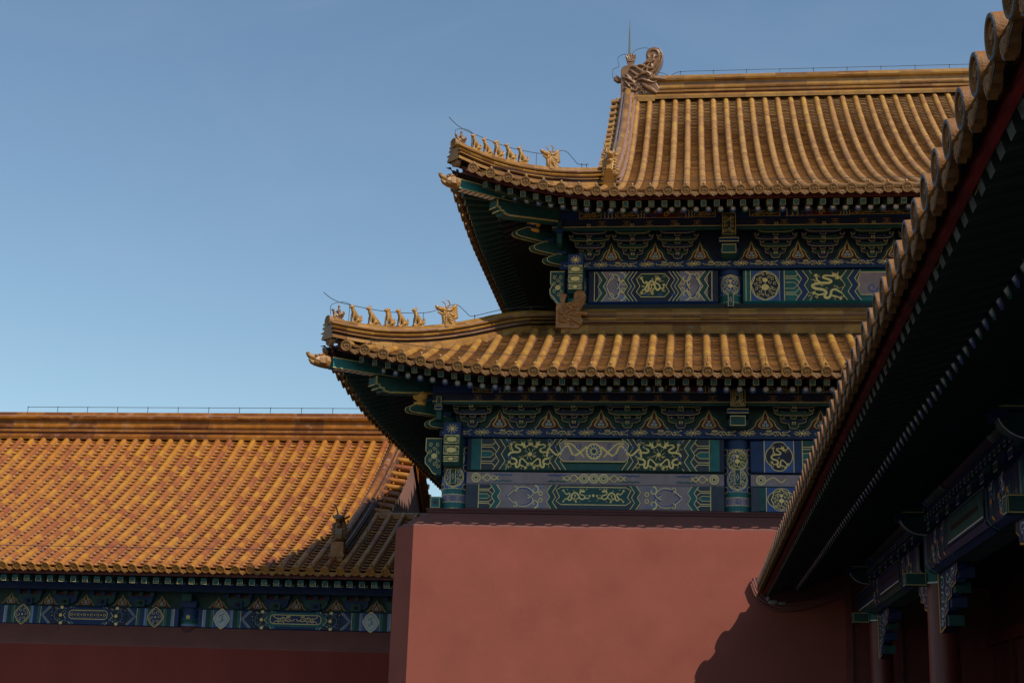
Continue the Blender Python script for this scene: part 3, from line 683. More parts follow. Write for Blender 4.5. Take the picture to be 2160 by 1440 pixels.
# bracket sets -------------------------------------------------------
def bracket_mesh(ca,cb,tiers,top,h):
    """local: y=0 wall plane, -y outwards, z=0 at the foot, h = height over the stack; arms widen upwards and step outwards"""
    mb=MB()
    def outl(pts,y,wd=.010,cl=False): Deco(mb,plane_f(y)).line(pts,wd,'dim_gold',cl)
    def block(x,z,wd,ht,y0,y1,m):
        a=wd/2; b=wd*.34
        P=[(x-b,z),(x+b,z),(x+a,z+ht*.5),(x+a,z+ht),(x-a,z+ht),(x-a,z+ht*.5)]
        mb.prism(P,lambda s,t:(s,y0,t),lambda s,t:(s,y1,t),m); Q=[(x+(p_[0]-x)*.9,z+ht/2+(p_[1]-z-ht/2)*.86) for p_ in P]; outl([Q[4],Q[5],Q[0],Q[1],Q[2],Q[3]],y0)
    def arm(x,z,wd,ht,y0,y1,m):
        a=wd/2
        P=[(x-a*.55,z),(x+a*.55,z),(x+a*.80,z+ht*.18),(x+a*.95,z+ht*.5),(x+a,z+ht),(x-a,z+ht),(x-a*.95,z+ht*.5),(x-a*.80,z+ht*.18)]
        mb.prism(P,lambda s,t:(s,y0,t),lambda s,t:(s,y1,t),m); Q=[(x+(p_[0]-x)*.975,z+ht/2+(p_[1]-z-ht/2)*.84) for p_ in P]; outl([Q[5],Q[6],Q[7],Q[0],Q[1],Q[2],Q[3],Q[4]],y0)
    n=tiers*2+1; st=(h-.13)/n
    block(0,0,.22,.13,-.16,.10,cb)
    z=.13
    W=[.46,.68,.92,.80,.99][:n] if tiers==2 else [.54,.80,1.0]
    for k in range(n):
        y=-.03-.105*k; w_=W[k]; c1,c2=(ca,cb) if k%2==0 else (cb,ca)
        arm(0,z-.012,w_,st*.62,y-.075,y+.05,c1)
        for sx in (-1,1): block(sx*(w_/2-.045),z+st*.58,.10,st*.44,y-.10,y+.04,c2)
        if k<n-1 and w_>.5:   # second, shorter arm seen behind
            arm(0,z+st*.42,w_*.62,st*.4,y-.02,y+.06,c2)
        block(0,z+st*.5,.13,st*.42,y-.13,y,c2)
        if k%2==0:   # sloping beak with gilded nose
            y1=y-.20; P=[(-.04,0),(.04,0),(.04,.08),(-.04,.08)]
            f=[(x,y1,z-.05+z2*.7) for x,z2 in P]; g=[(x,y+.05,z+.04+z2) for x,z2 in P]
            mb.add(f+g,[(0,1,5,4),(1,2,6,5),(2,3,7,6),(3,0,4,7)],'deep_green'); mb.add(f,[(3,2,1,0)],'dim_gold')
            Deco(mb,plane_f(y1)).poly([(-.026,z-.042),(.026,z-.042),(.018,z-.006),(-.018,z-.006)],'teal')
        z+=st
    y=-.03-.105*(n-1)
    mb.box((-.04,y-.16,h*.70),(.04,y,h*.97),cb); outl([(-.032,h*.71),(.032,h*.71),(.032,h*.96),(-.032,h*.96)],y-.16,.009,True)
    return mb.mesh("bracket_set")
def flame_panel(d,cx,z0,wd,ht,gold='gold'):
    a=wd/2
    H_=[(1,0),(.86,.05),(.7,.2),(.6,.40),(.44,.54),(.24,.64),(.11,.80)]; O=[(cx-a*k,z0+ht*v) for k,v in H_]+[(cx,z0+ht*1.05)]+[(cx+a*k,z0+ht*v) for k,v in H_[::-1]]
    S=lambda k,lift:[(cx+(p[0]-cx)*k,z0+lift+(p[1]-z0)*k) for p in O]
    d.poly(S(1.3,0)[::-1],'shaded_bracket_green'); d.poly(S(1,0)[::-1],'maroon'); d.line(S(1,0),.011,gold)
    fx=a*.4
    for sg in (-1,1):
        for k in range(5):
            t=k/4; x=cx+sg*fx*(1-.75*t); z=z0+ht*(.13+.1*k); d.line(crom([(x,z),(x+sg*.02,z+ht*.09),(x-sg*.002,z+ht*.19)],2),[.012]*4+[.003],gold)
        d.line(crom([(cx,z0+ht*.08),(cx+sg*fx*.7,z0+ht*.09),(cx+sg*fx*1.1,z0+ht*.2)],3),.012,gold)
    r=ht*.085
    for (x,z) in ((-r*1.1,.17),(r*1.1,.17),(0,.34)): d.disc(cx+x,z0+ht*z+.02,r,'pearl',10); d.disc(cx+x,z0+ht*z+.02,r*.55,'light_blue',8)
def frieze(d,x0,x1,z0,z1,seed=0,unit=1.09):
    d.rect(x0,z0,x1,z1,'blue'); h=z1-z0; x=x0+.03; k=0
    while x<x1-.3:
        wd=min(.66,x1-x-.05); d.dragon(x,z0+h*.08,wd,h*.84,flip=(k%2==0) if False else True,seed=seed+k,wisps=5)
        cx=x+.66+.21
        if cx+.18<x1:
            d.disc(cx,z0+h*.5,h*.13,'gold',8)
            for a in range(10):
                q=2*math.pi*a/10; d.line(crom([(cx+.04*math.cos(q),z0+h*.5+.1*h*math.sin(q)),(cx+.11*math.cos(q+.15),z0+h*.5+.3*h*math.sin(q+.15)),(cx+.17*math.cos(q),z0+h*.5+.36*h*math.sin(q))],2),.011,'gold')
        x+=unit; k+=1
# ================================================================== GROUND
g=MB(); g.add([(-900,-900,0),(900,-900,0),(900,900,0),(-900,900,0)],[(0,1,2,3)],'stone'); g.build("courtyard_ground",kind='structure')
# ================================================================== MAIN HALL
hall=empty("double_eaved_hall","tall red-walled palace hall with two tiers of upswept ochre tile roofs","palace hall")
XR=10.5   # right end of what is built
# ---- red body
mb=MB()
out=[(XR,28.40),(-5.63,28.40),(-6.10,28.94),(-6.10,49.5),(XR,49.5)]
inn=[(XR,28.86),(-5.42,28.86),(-5.50,28.98),(-5.5,49.2),(XR,49.2)]
def wallgrid(mb,p,q,z0,z1,m):
    n=max(1,int(math.hypot(q[0]-p[0],q[1]-p[1])/.25)); 
    for i in range(n):
        a=(p[0]+(q[0]-p[0])*i/n,p[1]+(q[1]-p[1])*i/n); b=(p[0]+(q[0]-p[0])*(i+1)/n,p[1]+(q[1]-p[1])*(i+1)/n)
        mb.add([(a[0],a[1],z0),(b[0],b[1],z0),(b[0],b[1],z1),(a[0],a[1],z1)],[(0,3,2,1)],m)
for a,b in zip(out,out[1:]): mb.add([(a[0],a[1],0),(b[0],b[1],0),(b[0],b[1],5.52),(a[0],a[1],5.52)],[(0,1,2,3)],'red_wall')
wall=mb.build("red_wall",hall)
mb=MB(); N=60
# sloping plaster cap, slightly wavy lip
for (a,b,c,d_) in zip(out,out[1:],inn,inn[1:]):
    n=N if abs(a[0]-b[0])>3 else 6
    vs=[]
    for i in range(n+1):
        t=i/n; w_=.010*math.sin(i*1.7)+.006*math.sin(i*3.1+1) if n==N else 0
        o=(a[0]+(b[0]-a[0])*t,a[1]+(b[1]-a[1])*t); q=(c[0]+(d_[0]-c[0])*t,c[1]+(d_[1]-c[1])*t)
        vs+=[(o[0],o[1],5.52),(o[0],o[1]+(.004 if n==N else 0),5.55+w_),(q[0],q[1],5.87)]
    fs=[]
    for i in range(n): fs+=[(i*3,i*3+3,i*3+4,i*3+1),(i*3+1,i*3+4,i*3+5,i*3+2)]
    mb.add(vs,fs,'wall_cap')
mb.build("sloped_wall_cap",wall)
# ---- lower storey timber wall
def beam_box(x0,x1,y,z0,z1,depth,m,parent,name="painted_beam",roll=.03):
    mb=MB(); P=[(0,z0+roll),(roll,z0),(depth,z0),(depth,z1),(roll,z1),(0,z1-roll)]
    mb.add([(x0,y+a,b) for a,b in P]+[(x1,y+a,b) for a,b in P],[(i,(i+1)%6,(i+1)%6+6,i+6) for i in range(6)]+[(5,4,3,2,1,0),(6,7,8,9,10,11)],m)
    return mb
YF=28.85
def column(x,y,r,z0,z1,parent,motif,name="column"):
    mb=MB(); n=24
    mb.tube([(x,y,z0),(x,y,z1)],[r,r*.985],'maroon',n,False)
    def f(a,b,o): an=a/r; return (x+(r+o)*math.sin(an),y-(r+o)*math.cos(an),b)
    d=Deco(mb,f); w2=r*1.45; 
    def R_(z0,z1,m): d.rect(-w2,z0,w2,z1,m,12)
    motif(d,R_,w2); return mb.build(name,parent)
def lower_col(d,R_,w2):
    R_(5.96,6.09,'teal'); R_(6.09,6.26,'mauve'); R_(6.26,6.38,'teal'); R_(6.38,7.24,'mid_blue'); R_(7.24,7.46,'blue')
    for z in (5.97,6.1,6.26,6.38,7.24): d.line([(-w2+2*w2*i/10,z) for i in range(11)],.012,'gold')
    for k in (-.2,0,.2):
        for s in (-1,1): d.spiral(k,6.175,.06,1,0,s,.014,'mid_blue')
    for zc in (6.62,7.02):
        d.lotus(0,zc,.19,1.0,'green'); d.ring(0,zc,.215,.014,'gold',24)
    for s in (-1,1):
        for zc in (6.42,6.82,7.2): d.ring(s*.26,zc,.07,.012,'gold',10); d.disc(s*.26,zc,.035,'maroon',6)
cl=column(-4.93,29.12,.275,5.9,7.45,hall,lower_col)
cm=column(.9,29.12,.275,5.9,7.45,hall,lower_col)
column(6.75,29.12,.275,5.9,7.45,hall,lower_col)
def plaque(x,y,z,parent):
    m_=MB(); m_.box((x-.065,y-.07,z-.16),(x+.065,y,z+.16),'green'); d=Deco(m_,plane_f(y-.07))
    d.line([(x-.055,z-.15),(x+.055,z-.15),(x+.055,z+.15),(x-.055,z+.15)],.012,'gold',True)
    d.poly([(x,z-.07),(x+.022,z),(x,z+.07),(x-.022,z)],'maroon'); d.line([(x,z-.07),(x+.022,z),(x,z+.07),(x-.022,z)],.008,'white',True)
    m_.build("tenon_end",parent)
plaque(-4.93,28.845,6.62,cl); plaque(.9,28.845,6.66,cm)
# backing
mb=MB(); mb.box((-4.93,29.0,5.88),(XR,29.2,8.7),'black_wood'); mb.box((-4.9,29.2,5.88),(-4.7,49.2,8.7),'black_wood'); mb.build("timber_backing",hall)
mb=MB(); mb.box((-5.45,28.82,5.87),(XR,28.98,5.93),'maroon'); mb.box((-5.47,28.80,5.925),(XR,28.9,5.96),'maroon'); mb.build("sill_beam",hall)
# bays: (x left, x right)
def bay_lower(x0,x1,first=True,flip=False):
    # big architrave
    z0,z1=6.76,7.44; mb=beam_box(x0,x1,YF,z0,z1,.2,'green',hall); d=Deco(mb,plane_f(YF))
    a,b=z0+.02,z1-.01; L=x1-x0; cx=(x0+x1)/2
    def half(sg):
        e=x0 if sg>0 else x1
        X=lambda t:e+sg*t
        R_=lambda t0,t1,m:d.rect(min(X(t0),X(t1)),a,max(X(t0),X(t1)),b,m)
        R_(0,.32,'deep_blue'); R_(.09,.3,'teal'); d.line([(X(.3),a),(X(.3),b)],.016,'gold')
        d.comb(min(X(.3),X(.68)),max(X(.3),X(.68)),a,b,sg,'slate' )
        lo,hi=sorted((X(.6),X(.86)))
        d.band(lo,hi,a,b,['slate','green'] ,sg)
        lo,hi=sorted((X(.84),X(1.80))); d.rect(lo,a,hi,b,'deep_green')
        d.dragon(lo-.02,a+.02,(hi-lo)*.52,b-a-.04,False,11,wisps=12,up=True); d.dragon(lo+(hi-lo)*.5,a+.02,(hi-lo)*.52,b-a-.04,True,12,wisps=12,up=True)
        d.disc((lo+hi)/2,(a+b)/2,.045,'gold',10)
        for k in range(8):
            q=2*math.pi*k/8; d.line([((lo+hi)/2+.06*math.cos(q),(a+b)/2+.06*math.sin(q)),((lo+hi)/2+.13*math.cos(q+.3),(a+b)/2+.13*math.sin(q+.3))],.009,'gold')
        for (tx,tz) in ((.88,.9),(.9,.4),(1.75,.5),(1.72,.93)): d.disc(X(tx),a+(b-a)*tz,.035,'maroon',6); d.ring(X(tx),a+(b-a)*tz,.035,.012,'light_blue',8)
        lo,hi=sorted((X(1.80),X(2.02))); d.band(lo,hi,a,b,['slate','green'] if sg>0 else ['green','slate'],-sg)
    half(1); half(-1)
    l,r=x0+1.95,x1-1.95
    P=[(l+.06,a+.17),(r-.06,a+.17),(r+.02,a+.26),(r-.03,(a+b)/2+.02),(r+.02,b-.12),(r-.06,b-.05),(l+.06,b-.05),(l-.02,b-.12),(l+.03,(a+b)/2+.02),(l-.02,a+.26)]
    d.poly(P,'mauve'); d.line(P,.016,'gold',True); zc=(a+b)/2+.06
    for sg in (-1,1):
        Q=crom([(cx+sg*.15,zc+.1),(cx+sg*.4,zc-.09),(cx+sg*.55,zc+.12),(cx+sg*.75,zc-.08),(cx+sg*.93,zc+.05),(cx+sg*.97,zc-.12)],6); d.line(Q,.04,'gold')
        Q=crom([(cx+sg*.2,zc-.12),(cx+sg*.45,zc+.14),(cx+sg*.62,zc+.16)],5); d.line(Q,.03,'gold'); 
        for (px,pz,c) in ((.33,.1,'mid_blue'),(.46,-.13,'mid_blue'),(.66,.03,'light_blue'),(.83,.09,'mid_blue'),(.88,-.1,'teal'),(1.03,.08,'teal')):
            d.spiral(cx+sg*px,zc+pz,.06,1.1,1,sg,.022,c)
    flower(d,cx,zc,.17)
    mb.build("painted_beam",hall)
    # mauve board with flowers
    z0,z1=6.50,6.735; mb=MB(); mb.box((x0,YF+.04,z0),(x1,YF+.18,z1),'mauve'); d=Deco(mb,plane_f(YF+.04)); zc=(z0+z1)/2
    for gx,n in ((x0+.2,1),(cx,3),(x1-.2,1)):
        for k in range(n): flower(d,gx+(k-(n-1)/2)*.2,zc,.10)
        for sg in ((-1,1) if n==3 else ((1,) if gx<cx else (-1,))):
            o=.3 if n==3 else .12
            Q=crom([(gx+sg*o,zc-.03),(gx+sg*(o+.12),zc+.07),(gx+sg*(o+.25),zc-.05),(gx+sg*(o+.35),zc+.05)],4); d.line(Q,.02,'gold'); d.line([(p[0],2*zc-p[1]) for p in Q],.016,'gold')
            for q in range(3): 
                for zz,cc in ((.075,'mid_blue'),(-.075,'teal')): d.line(crom([(gx+sg*(o+.25+q*.13),zc+zz),(gx+sg*(o+.31+q*.13),zc+zz*.7),(gx+sg*(o+.38+q*.13),zc+zz)],3),.022,cc)
    mb.build("painted_board",hall)
    # lower beam
    z0,z1=5.965,6.49; mb=beam_box(x0,x1,YF,z0,z1,.2,'mauve',hall); d=Deco(mb,plane_f(YF)); a,b=z0+.015,z1-.02
    for sg in (1,-1):
        e=x0 if sg>0 else x1; X=lambda t:e+sg*t
        def seg(t0,t1): return sorted((X(t0),X(t1)))
        lo,hi=seg(0,.28); d.rect(lo,a,hi,b,'slate'); d.line([(X(.27),a),(X(.27),b)],.014,'gold')
        lo,hi=seg(.28,.62); d.comb(lo,hi,a,b,sg,'slate')
        lo,hi=seg(.55,.68); d.band(lo,hi,a,b,['teal'],sg)
        lo,hi=seg(.8,1.66); d.scroll((lo+hi)/2,(a+b)/2,(hi-lo)*.95*sg,b-a)
        lo,hi=seg(1.74,1.98); d.band(lo,hi,a,b,['green','slate'] if sg>0 else ['slate','green'],-sg)
    l,r=x0+1.9,x1-1.9; d.rect(l+.04,a,r-.04,b,'slate')
    P=[(l+.08,a+.09),(r-.08,a+.09),(r+.02,a+.16),(r-.05,(a+b)/2),(r+.02,b-.10),(r-.08,b-.04),(l+.08,b-.04),(l-.02,b-.1),(l+.05,(a+b)/2),(l-.02,a+.16)]
    d.poly(P,'green'); d.line(P,.015,'gold',True)
    hw=(r-l)/2-.14
    d.dragon(l+.1,a+.11,hw,b-a-.17,False,3,wisps=10); d.dragon(cx+.04,a+.11,hw,b-a-.17,True,3,wisps=10); d.disc(cx,(a+b)/2+.03,.03,'gold',8)
    mb.build("painted_beam",hall)
bay_lower(-4.66,.63)
def bay_right(x0,x1):
    z0,z1=6.76,7.44; mb=beam_box(x0,x1,YF,z0,z1,.2,'blue',hall); d=Deco(mb,plane_f(YF)); a,b=z0+.02,z1-.01
    def frame(l,r,kind):
        d.rect(l,a,r,b,'mid_blue'); 
        for x in (l,r): d.line([(x,a),(x,b)],.014,'gold')
        cx,cz=(l+r)/2,(a+b)/2; n=24; hw=(r-l)*.46; hh=(b-a)*.46
        P=[(cx+hw*(.86*math.cos(q)+.14*math.copysign(abs(math.cos(q))**.3,math.cos(q))*abs(math.cos(2*q))),cz+hh*(.9*math.sin(q)+.1*math.sin(q)*abs(math.cos(2*q)))) for q in [2*math.pi*i/n for i in range(n)]]
        d.poly(P,'deep_blue' if kind else 'slate'); d.line(P,.014,'gold',True)
        if kind: d.dragon(l+.1,a+.08,r-l-.2,b-a-.16,False,8,wisps=5,up=True)
        else: d.lotus(cx,cz,hh*.85,1,'slate')
    frame(x0+.27,x0+.86,True); x=x0+.86; d.rect(x+.02,a,x+.17,b,'blue'); d.line([(x+.17,a),(x+.17,b)],.014,'gold')
    d.comb(x+.18,x+.55,a,b,1,'green'); d.band(x+.5,x+.8,a,b,['blue','green'],1)
    d.rect(x+.8,a,x1-.9,b,'deep_green'); d.dragon(x+.85,a+.03,1.3,b-a-.06,False,4,wisps=8); d.dragon(x+2.2,a+.03,1.3,b-a-.06,True,4,wisps=8)
    mb.build("painted_beam",hall)
    mb=MB(); mb.box((x0,YF+.04,6.50),(x1,YF+.18,6.735),'mauve'); d=Deco(mb,plane_f(YF+.04))
    for k in range(5): flower(d,x0+.2+k*1.25,6.62,.10); d.line(crom([(x0+.3+k*1.25,6.6),(x0+.45+k*1.25,6.68),(x0+.6+k*1.25,6.58),(x0+.7+k*1.25,6.66)],4),.02,'gold')
    mb.build("painted_board",hall)
    mb=beam_box(x0,x1,YF,5.965,6.49,.2,'green',hall); d=Deco(mb,plane_f(YF)); a,b=5.98,6.47
    frame(x0+.3,x0+.9,False); d.rect(x0,a,x0+.15,b,'slate'); d.comb(x0+1.0,x0+1.4,a,b,1,'slate'); d.scroll(x0+2,(a+b)/2,.9,b-a); d.dragon(x0+2.6,a+.05,1.4,b-a-.1,False,5)
    mb.build("painted_beam",hall)
bay_right(1.17,6.5)
# frieze boards
mb=MB(); mb.box((-5.28,28.76,7.45),(XR,29.1,7.64),'blue'); mb.box((-5.28,28.76,7.45),(-4.93,49,7.64),'blue'); d=Deco(mb,plane_f(28.76)); frieze(d,-5.25,6.4,7.455,7.635,20); mb.build("frieze_board",hall)
# projecting beam heads at the corner
def beam_head(x0,x1,y0,y1,z0,z1,parent,side=False):
    mb=MB(); h=z1-z0; w_=x1-x0
    if not side:
        P=[(y1,z1),(y0,z1),(y0,z1-.30*h),(y0+.02,z1-.36*h),(y0-.02,z1-.5*h),(y0-.01,z1-.66*h),(y0+.05,z1-.74*h),(y0+.03,z1-.86*h),(y0+.1,z0),(y1,z0)]
        mb.add([(x0,a,b) for a,b in P]+[(x1,a,b) for a,b in P],[tuple(range(9,-1,-1)),tuple(range(10,20))]+[(i,(i+1)%10,(i+1)%10+10,i+10) for i in range(10)],'green')
        d=Deco(mb,plane_f(y0-.022)); cx=(x0+x1)/2
        for (q0,q1) in ((.02,.29),(.38,.66),(.74,.9)):
            a=z1-q1*h; b=z1-q0*h
            d.line([(x0+.02,a),(x1-.02,a),(x1-.02,b),(x0+.02,b)],.014,'gold',True); d.disc(cx,(a+b)/2,(b-a)*.33,'gold',10,1.8)
            for s in (-1,1): 
                for zz in (.25,.75): d.spiral(cx+s*w_*.3,a+(b-a)*zz,.038,1.1,0,s,.012,'gold')
    else:
        P=[(x1,z1),(x0,z1),(x0,z1-.36*h),(x0+.05,z1-.42*h),(x0-.01,z1-.55*h),(x0+.0,z1-.7*h),(x0+.08,z1-.8*h),(x0+.16,z1-.95*h),(x0+.24,z0),(x1,z0)]
        mb.prism(P,lambda a,b:(a,y0,b),lambda a,b:(a,y1,b),'green'); d=Deco(mb,plane_f(y0)); 
        d.line([(a+(.015 if a<x1 else 0),b) for a,b in P[1:-1]],.016,'gold'); cx=(x0+x1)/2+.02
        d.line([(x0+.02,z1-.015),(x1,z1-.015)],.014,'gold'); d.disc(cx,(z0+z1)/2,.06,'gold',10,1.1)
        for (px,pz) in ((-.07,.32),(.07,.3),(-.08,.12),(.08,.1),(-.07,-.1),(.09,-.12),(.02,-.22),(.0,.22),(.1,-.27)):
            d.spiral(cx+px,(z0+z1)/2+pz*h,.045,1.2,px*20,1 if px>0 else -1,.012,'gold')
    mb.build("beam_head",parent)
mb=MB(); mb.box((-5.10,28.42,7.42),(-4.75,28.9,7.68),'blue'); d=Deco(mb,plane_f(28.42))
d.disc(-4.925,7.55,.035,'gold',8)
for a in range(10):
    q=2*math.pi*a/10; d.line([(-4.925+.04*math.cos(q),7.55+.03*math.sin(q)),(-4.925+.12*math.cos(q+.2),7.55+.10*math.sin(q+.2))],.012,'gold')
mb.build("beam_head",hall)
beam_head(-5.10,-4.75,28.42,28.9,6.80,7.42,hall)
beam_head(-5.55,-5.2,28.84,29.12,6.66,7.44,hall,True)
mb=MB(); mb.box((-5.4,28.84,5.965),(-5.18,29.1,6.2),'teal'); d=Deco(mb,plane_f(28.84)); d.line([(-5.38,5.98),(-5.2,5.98),(-5.2,6.18),(-5.38,6.18)],.012,'gold',True); d.disc(-5.29,6.08,.03,'maroon',6,1.6); mb.build("tenon_end",hall)
# bracket sets, lower
BA=bracket_mesh('shaded_bracket_green','shaded_bracket_blue',1,0,.56); BB=bracket_mesh('shaded_bracket_blue','shaded_bracket_green',1,0,.56)
k=0
for x in (-4.55,-3.52,-2.43,-1.33,-.24,2.03,3.13,4.22,5.3):
    link("bracket_set",BA if k%2==0 else BB,hall,loc=(x,28.86,7.64)); k+=1
def capital(x,y,zb,zt,parent,g0):
    mb=MB(); mb.box((x-.16,y-.55,zb),(x+.16,y,zb+.22),'green'); mb.box((x-.2,y-.5,zb+.02),(x+.2,y-.02,zb+.12),'blue')
    d=Deco(mb,plane_f(y-.55)); d.line([(x-.15,zb+.01),(x+.15,zb+.01),(x+.15,zb+.2),(x-.15,zb+.2)],.014,'gold',True)
    mb.box((x-.22,y-.62,zb+.24),(x+.22,y,zb+.34),'blue'); d=Deco(mb,plane_f(y-.62)); d.line([(x-.21,zb+.25),(x+.21,zb+.25),(x+.21,zb+.33),(x-.21,zb+.33)],.012,'gold',True)
    mb.box((x-.15,y-.78,zb+.34),(x+.15,y,zt),'deep_green'); d=Deco(mb,plane_f(y-.78)); a,b=zb+.36,zt-.02
    d.line([(x-.14,a),(x+.14,a),(x+.14,b),(x-.14,b)],.014,'amber',True); 
    for (px,pz) in ((-.07,.8),(.07,.8),(-.07,.6),(.07,.6),(-.07,.4),(.07,.4),(0,.7),(0,.2),(-.08,.15),(.08,.15)): d.spiral(x+px,a+(b-a)*pz,.045,1.2,px*30,1 if px>=0 else -1,.011,'gold')
    mb.build("column_bracket",parent)
capital(.9,28.86,7.62,8.33,hall,0)
mb=MB(); d=Deco(mb,plane_f(28.83)); mb.box((-4.93,28.84,7.64),(XR,28.98,8.25),'deep_green')
for x in (-4.0,-2.97,-1.88,-.79,.33,1.47,2.58,3.68,4.76): flame_panel(d,x,7.65,.60,.38)
mb.build("bracket_panel",hall)
# blue board + painted purlin
def cloudboard(x0,x1,y,z0,z1,marks,parent,sidex=None):
    mb=MB(); mb.box((x0,y,z0),(x1,y+.12,z1),'deep_blue'); d=Deco(mb,plane_f(y))
    for x in marks:
        zc=(z0+z1)/2
        for zz,wd in ((-.045,.2),(0,.12),(.045,.16)): d.line([(x-wd/2,zc+zz),(x+wd/2,zc+zz)],.007,'amber')
        d.line([(x,zc-.045),(x,zc+.045)],.007,'amber')
    d.line([(x0,z0+.006),(x1,z0+.006)],.012,'gold')
    mb.box((x0,y+.01,z0-.05),(x1,y+.11,z0),'green')
    if sidex is not None: mb.box((sidex,y+.12,z0),(sidex+.12,48,z1),'deep_blue')
    mb.build("blue_board",parent)
def purlin(x0,x1,y,z0,z1,parent,cells,sidex=None):
    mb=MB(); mb.box((x0,y,z0),(x1,y+.16,z1),'blue'); d=Deco(mb,plane_f(y)); h=z1-z0
    for (a,b,kind) in cells:
        if kind=='dragon':
            d.rect(a,z0,b,z1,'deep_green'); n=max(1,int((b-a)/.5)); 
            for i in range(n): d.dragon(a+(b-a)*i/n+.02,z0+.01,(b-a)/n-.04,h-.02,i%2==1,i,m='amber',wisps=6)
            for x in (a,b): d.line([(x,z0),(x,z1)],.014,'amber')
        elif kind=='zig': d.band(a,b,z0,z1,['blue','green','blue'],1)
        elif kind=='flame':
            d.rect(a,z0,b,z1,'red_board'); n=max(1,int((b-a)/.22))
            for i in range(n):
                x=a+(b-a)*(i+.5)/n; c=('mid_blue','amber','teal')[i%3]
                d.spiral(x,z0+h*.4,h*.36,1.1,0,1 if i%2 else -1,.03,c); d.spiral(x+.05,z0+h*.75,h*.2,1,1,1,.014,'gold')
        d.line([(a,z0+.008),(b,z0+.008)],.009,'amber')
    mb.box((x0,y+.02,z1),(x1,y+.14,z1+.3),'black_wood')
    if sidex is not None: mb.box((sidex,y+.16,z0),(sidex+.16,48,z1+.3),'blue')
    mb.build("eave_purlin",parent)
cloudboard(-5.35,XR,28.33,8.10,8.275,[-4.4,-3.97,-3.42,-2.88,-2.33,-1.79,-1.24,-.7,-.15,.4,1.6,2.1,2.7,3.3,3.8],hall,-5.35)
purlin(-5.35,XR,28.30,8.28,8.43,hall,[(-4.5,-4.1,'dragon'),(-3.95,-3.65,'zig'),(-3.65,-2.75,'flame'),(-2.75,-2.45,'zig'),(-2.4,-.95,'dragon'),(-.95,-.7,'zig'),(-.7,.25,'flame'),(.25,.45,'zig'),(1.5,2.1,'dragon'),(2.2,2.6,'zig'),(2.6,4.2,'dragon')],-5.35)
# ---- LOWER ROOF
E1=Eave(-7.25,26.8,8.36,.58,4.25,1.8,lambda d:(.42*d+.03*d*d) if d<3.3 else 1.713+.3*(d-3.3),3.3)
lowroof=empty("lower_roof",None,None) if False else None
D1=3.35; P1=.374
us=[.43+P1*i for i in range(int((XR+7.25)/P1))]
def dl1(u): return max(0,min(u-.12,D1)) if u<D1+.1 else D1
mbF=roof_tiles("",None,E1.S(False),us,dl1,None,P1,'ochre_tube','ochre_pan','mortar')
usl=[.43+P1*i for i in range(60)]
mbS=roof_tiles("",None,E1.S(True),usl,dl1,None,P1,'ochre_tube','ochre_pan','mortar',plen=.25,tlen=.5)
o=len(mbF.v)
def merge(a,b):
    o=len(a.v); a.v+=b.v; a.f+=[[i+o for i in f] for f in b.f]; a.m+=[a.mi(b.mats[k]) for k in b.m]; a.t+=b.t; a.s+=b.s; return a
low=merge(mbF,mbS).build("lower_roof",hall)
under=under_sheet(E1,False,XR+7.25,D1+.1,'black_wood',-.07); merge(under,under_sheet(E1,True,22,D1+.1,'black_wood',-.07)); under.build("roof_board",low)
def eave_line(E,side,us,mesh_c,mesh_d,par,P_,single=True,cdz=.085,off=-.06):
    S=E.S(side); pts=[];dr=[];dp=[];dd=[]
    for u in us:
        a=Vector(S(u,0)); b=Vector(S(u,.3)); o=(a-b).normalized(); pts.append(a+o*(.05)+Vector((0,0,.015))); dr.append(o)
        uc=u+P_/2; a=Vector(S(uc,0)); b=Vector(S(uc,.3)); o=(a-b).normalized(); dp.append(a+o*.025+Vector((0,0,.022))); dd.append((o.x,o.y,o.z*.3))
    place_row(par,mesh_c,"round_end_tile",pts,dr); place_row(par,mesh_d,"drip_tile",dp,dd)
def eave_line_bulk(E,side,us,mc,md,par,P_):
    S=E.S(side); mb=MB()
    for mesh,name in ((mc,"round_end_tile"),(md,"drip_tile")):
        V=[tuple(v.co) for v in mesh.vertices]; F=[tuple(p.vertices) for p in mesh.polygons]; mb=MB()
        for u in us:
            uu=u if mesh is mc else u+P_/2; a=Vector(S(uu,0)); b=Vector(S(uu,.3)); o=(a-b).normalized(); y=-o; x=y.cross(Vector((0,0,1))).normalized(); z=x.cross(y); p=a+o*.03+Vector((0,0,.025 if mesh is mc else 0))
            mb.add([p+x*v[0]+y*v[1]+z*v[2] for v in V],F,mesh.materials[0].name)
        mb.build(name,par,kind='stuff')
vis=[u for u in us if u-7.25<6.0]
eave_line(E1,False,vis,END_OCHRE,DRIP_OCHRE,low,P1)
eave_line_bulk(E1,True,usl,END_OCHRE,DRIP_OCHRE,low,P1)
b=board_strip(E1,False,.2,XR+7.2,.16,8.27-.0,8.42,'red_board'); merge(b,board_strip(E1,True,.2,22,.16,8.27,8.42,'red_board')); b.build("eave_board",low)
colu=2.35
sq=[.69+.268*i for i in range(52)]; rd=[1.0+.256*i for i in range(52)]
rafters(E1,False,sq,rd,-.16,-.17,.20,.80,colu,low,True)
rafters(E1,True,[.69+.268*i for i in range(80)],[1.0+.256*i for i in range(80)],-.16,-.17,.20,.80,colu,low,False)
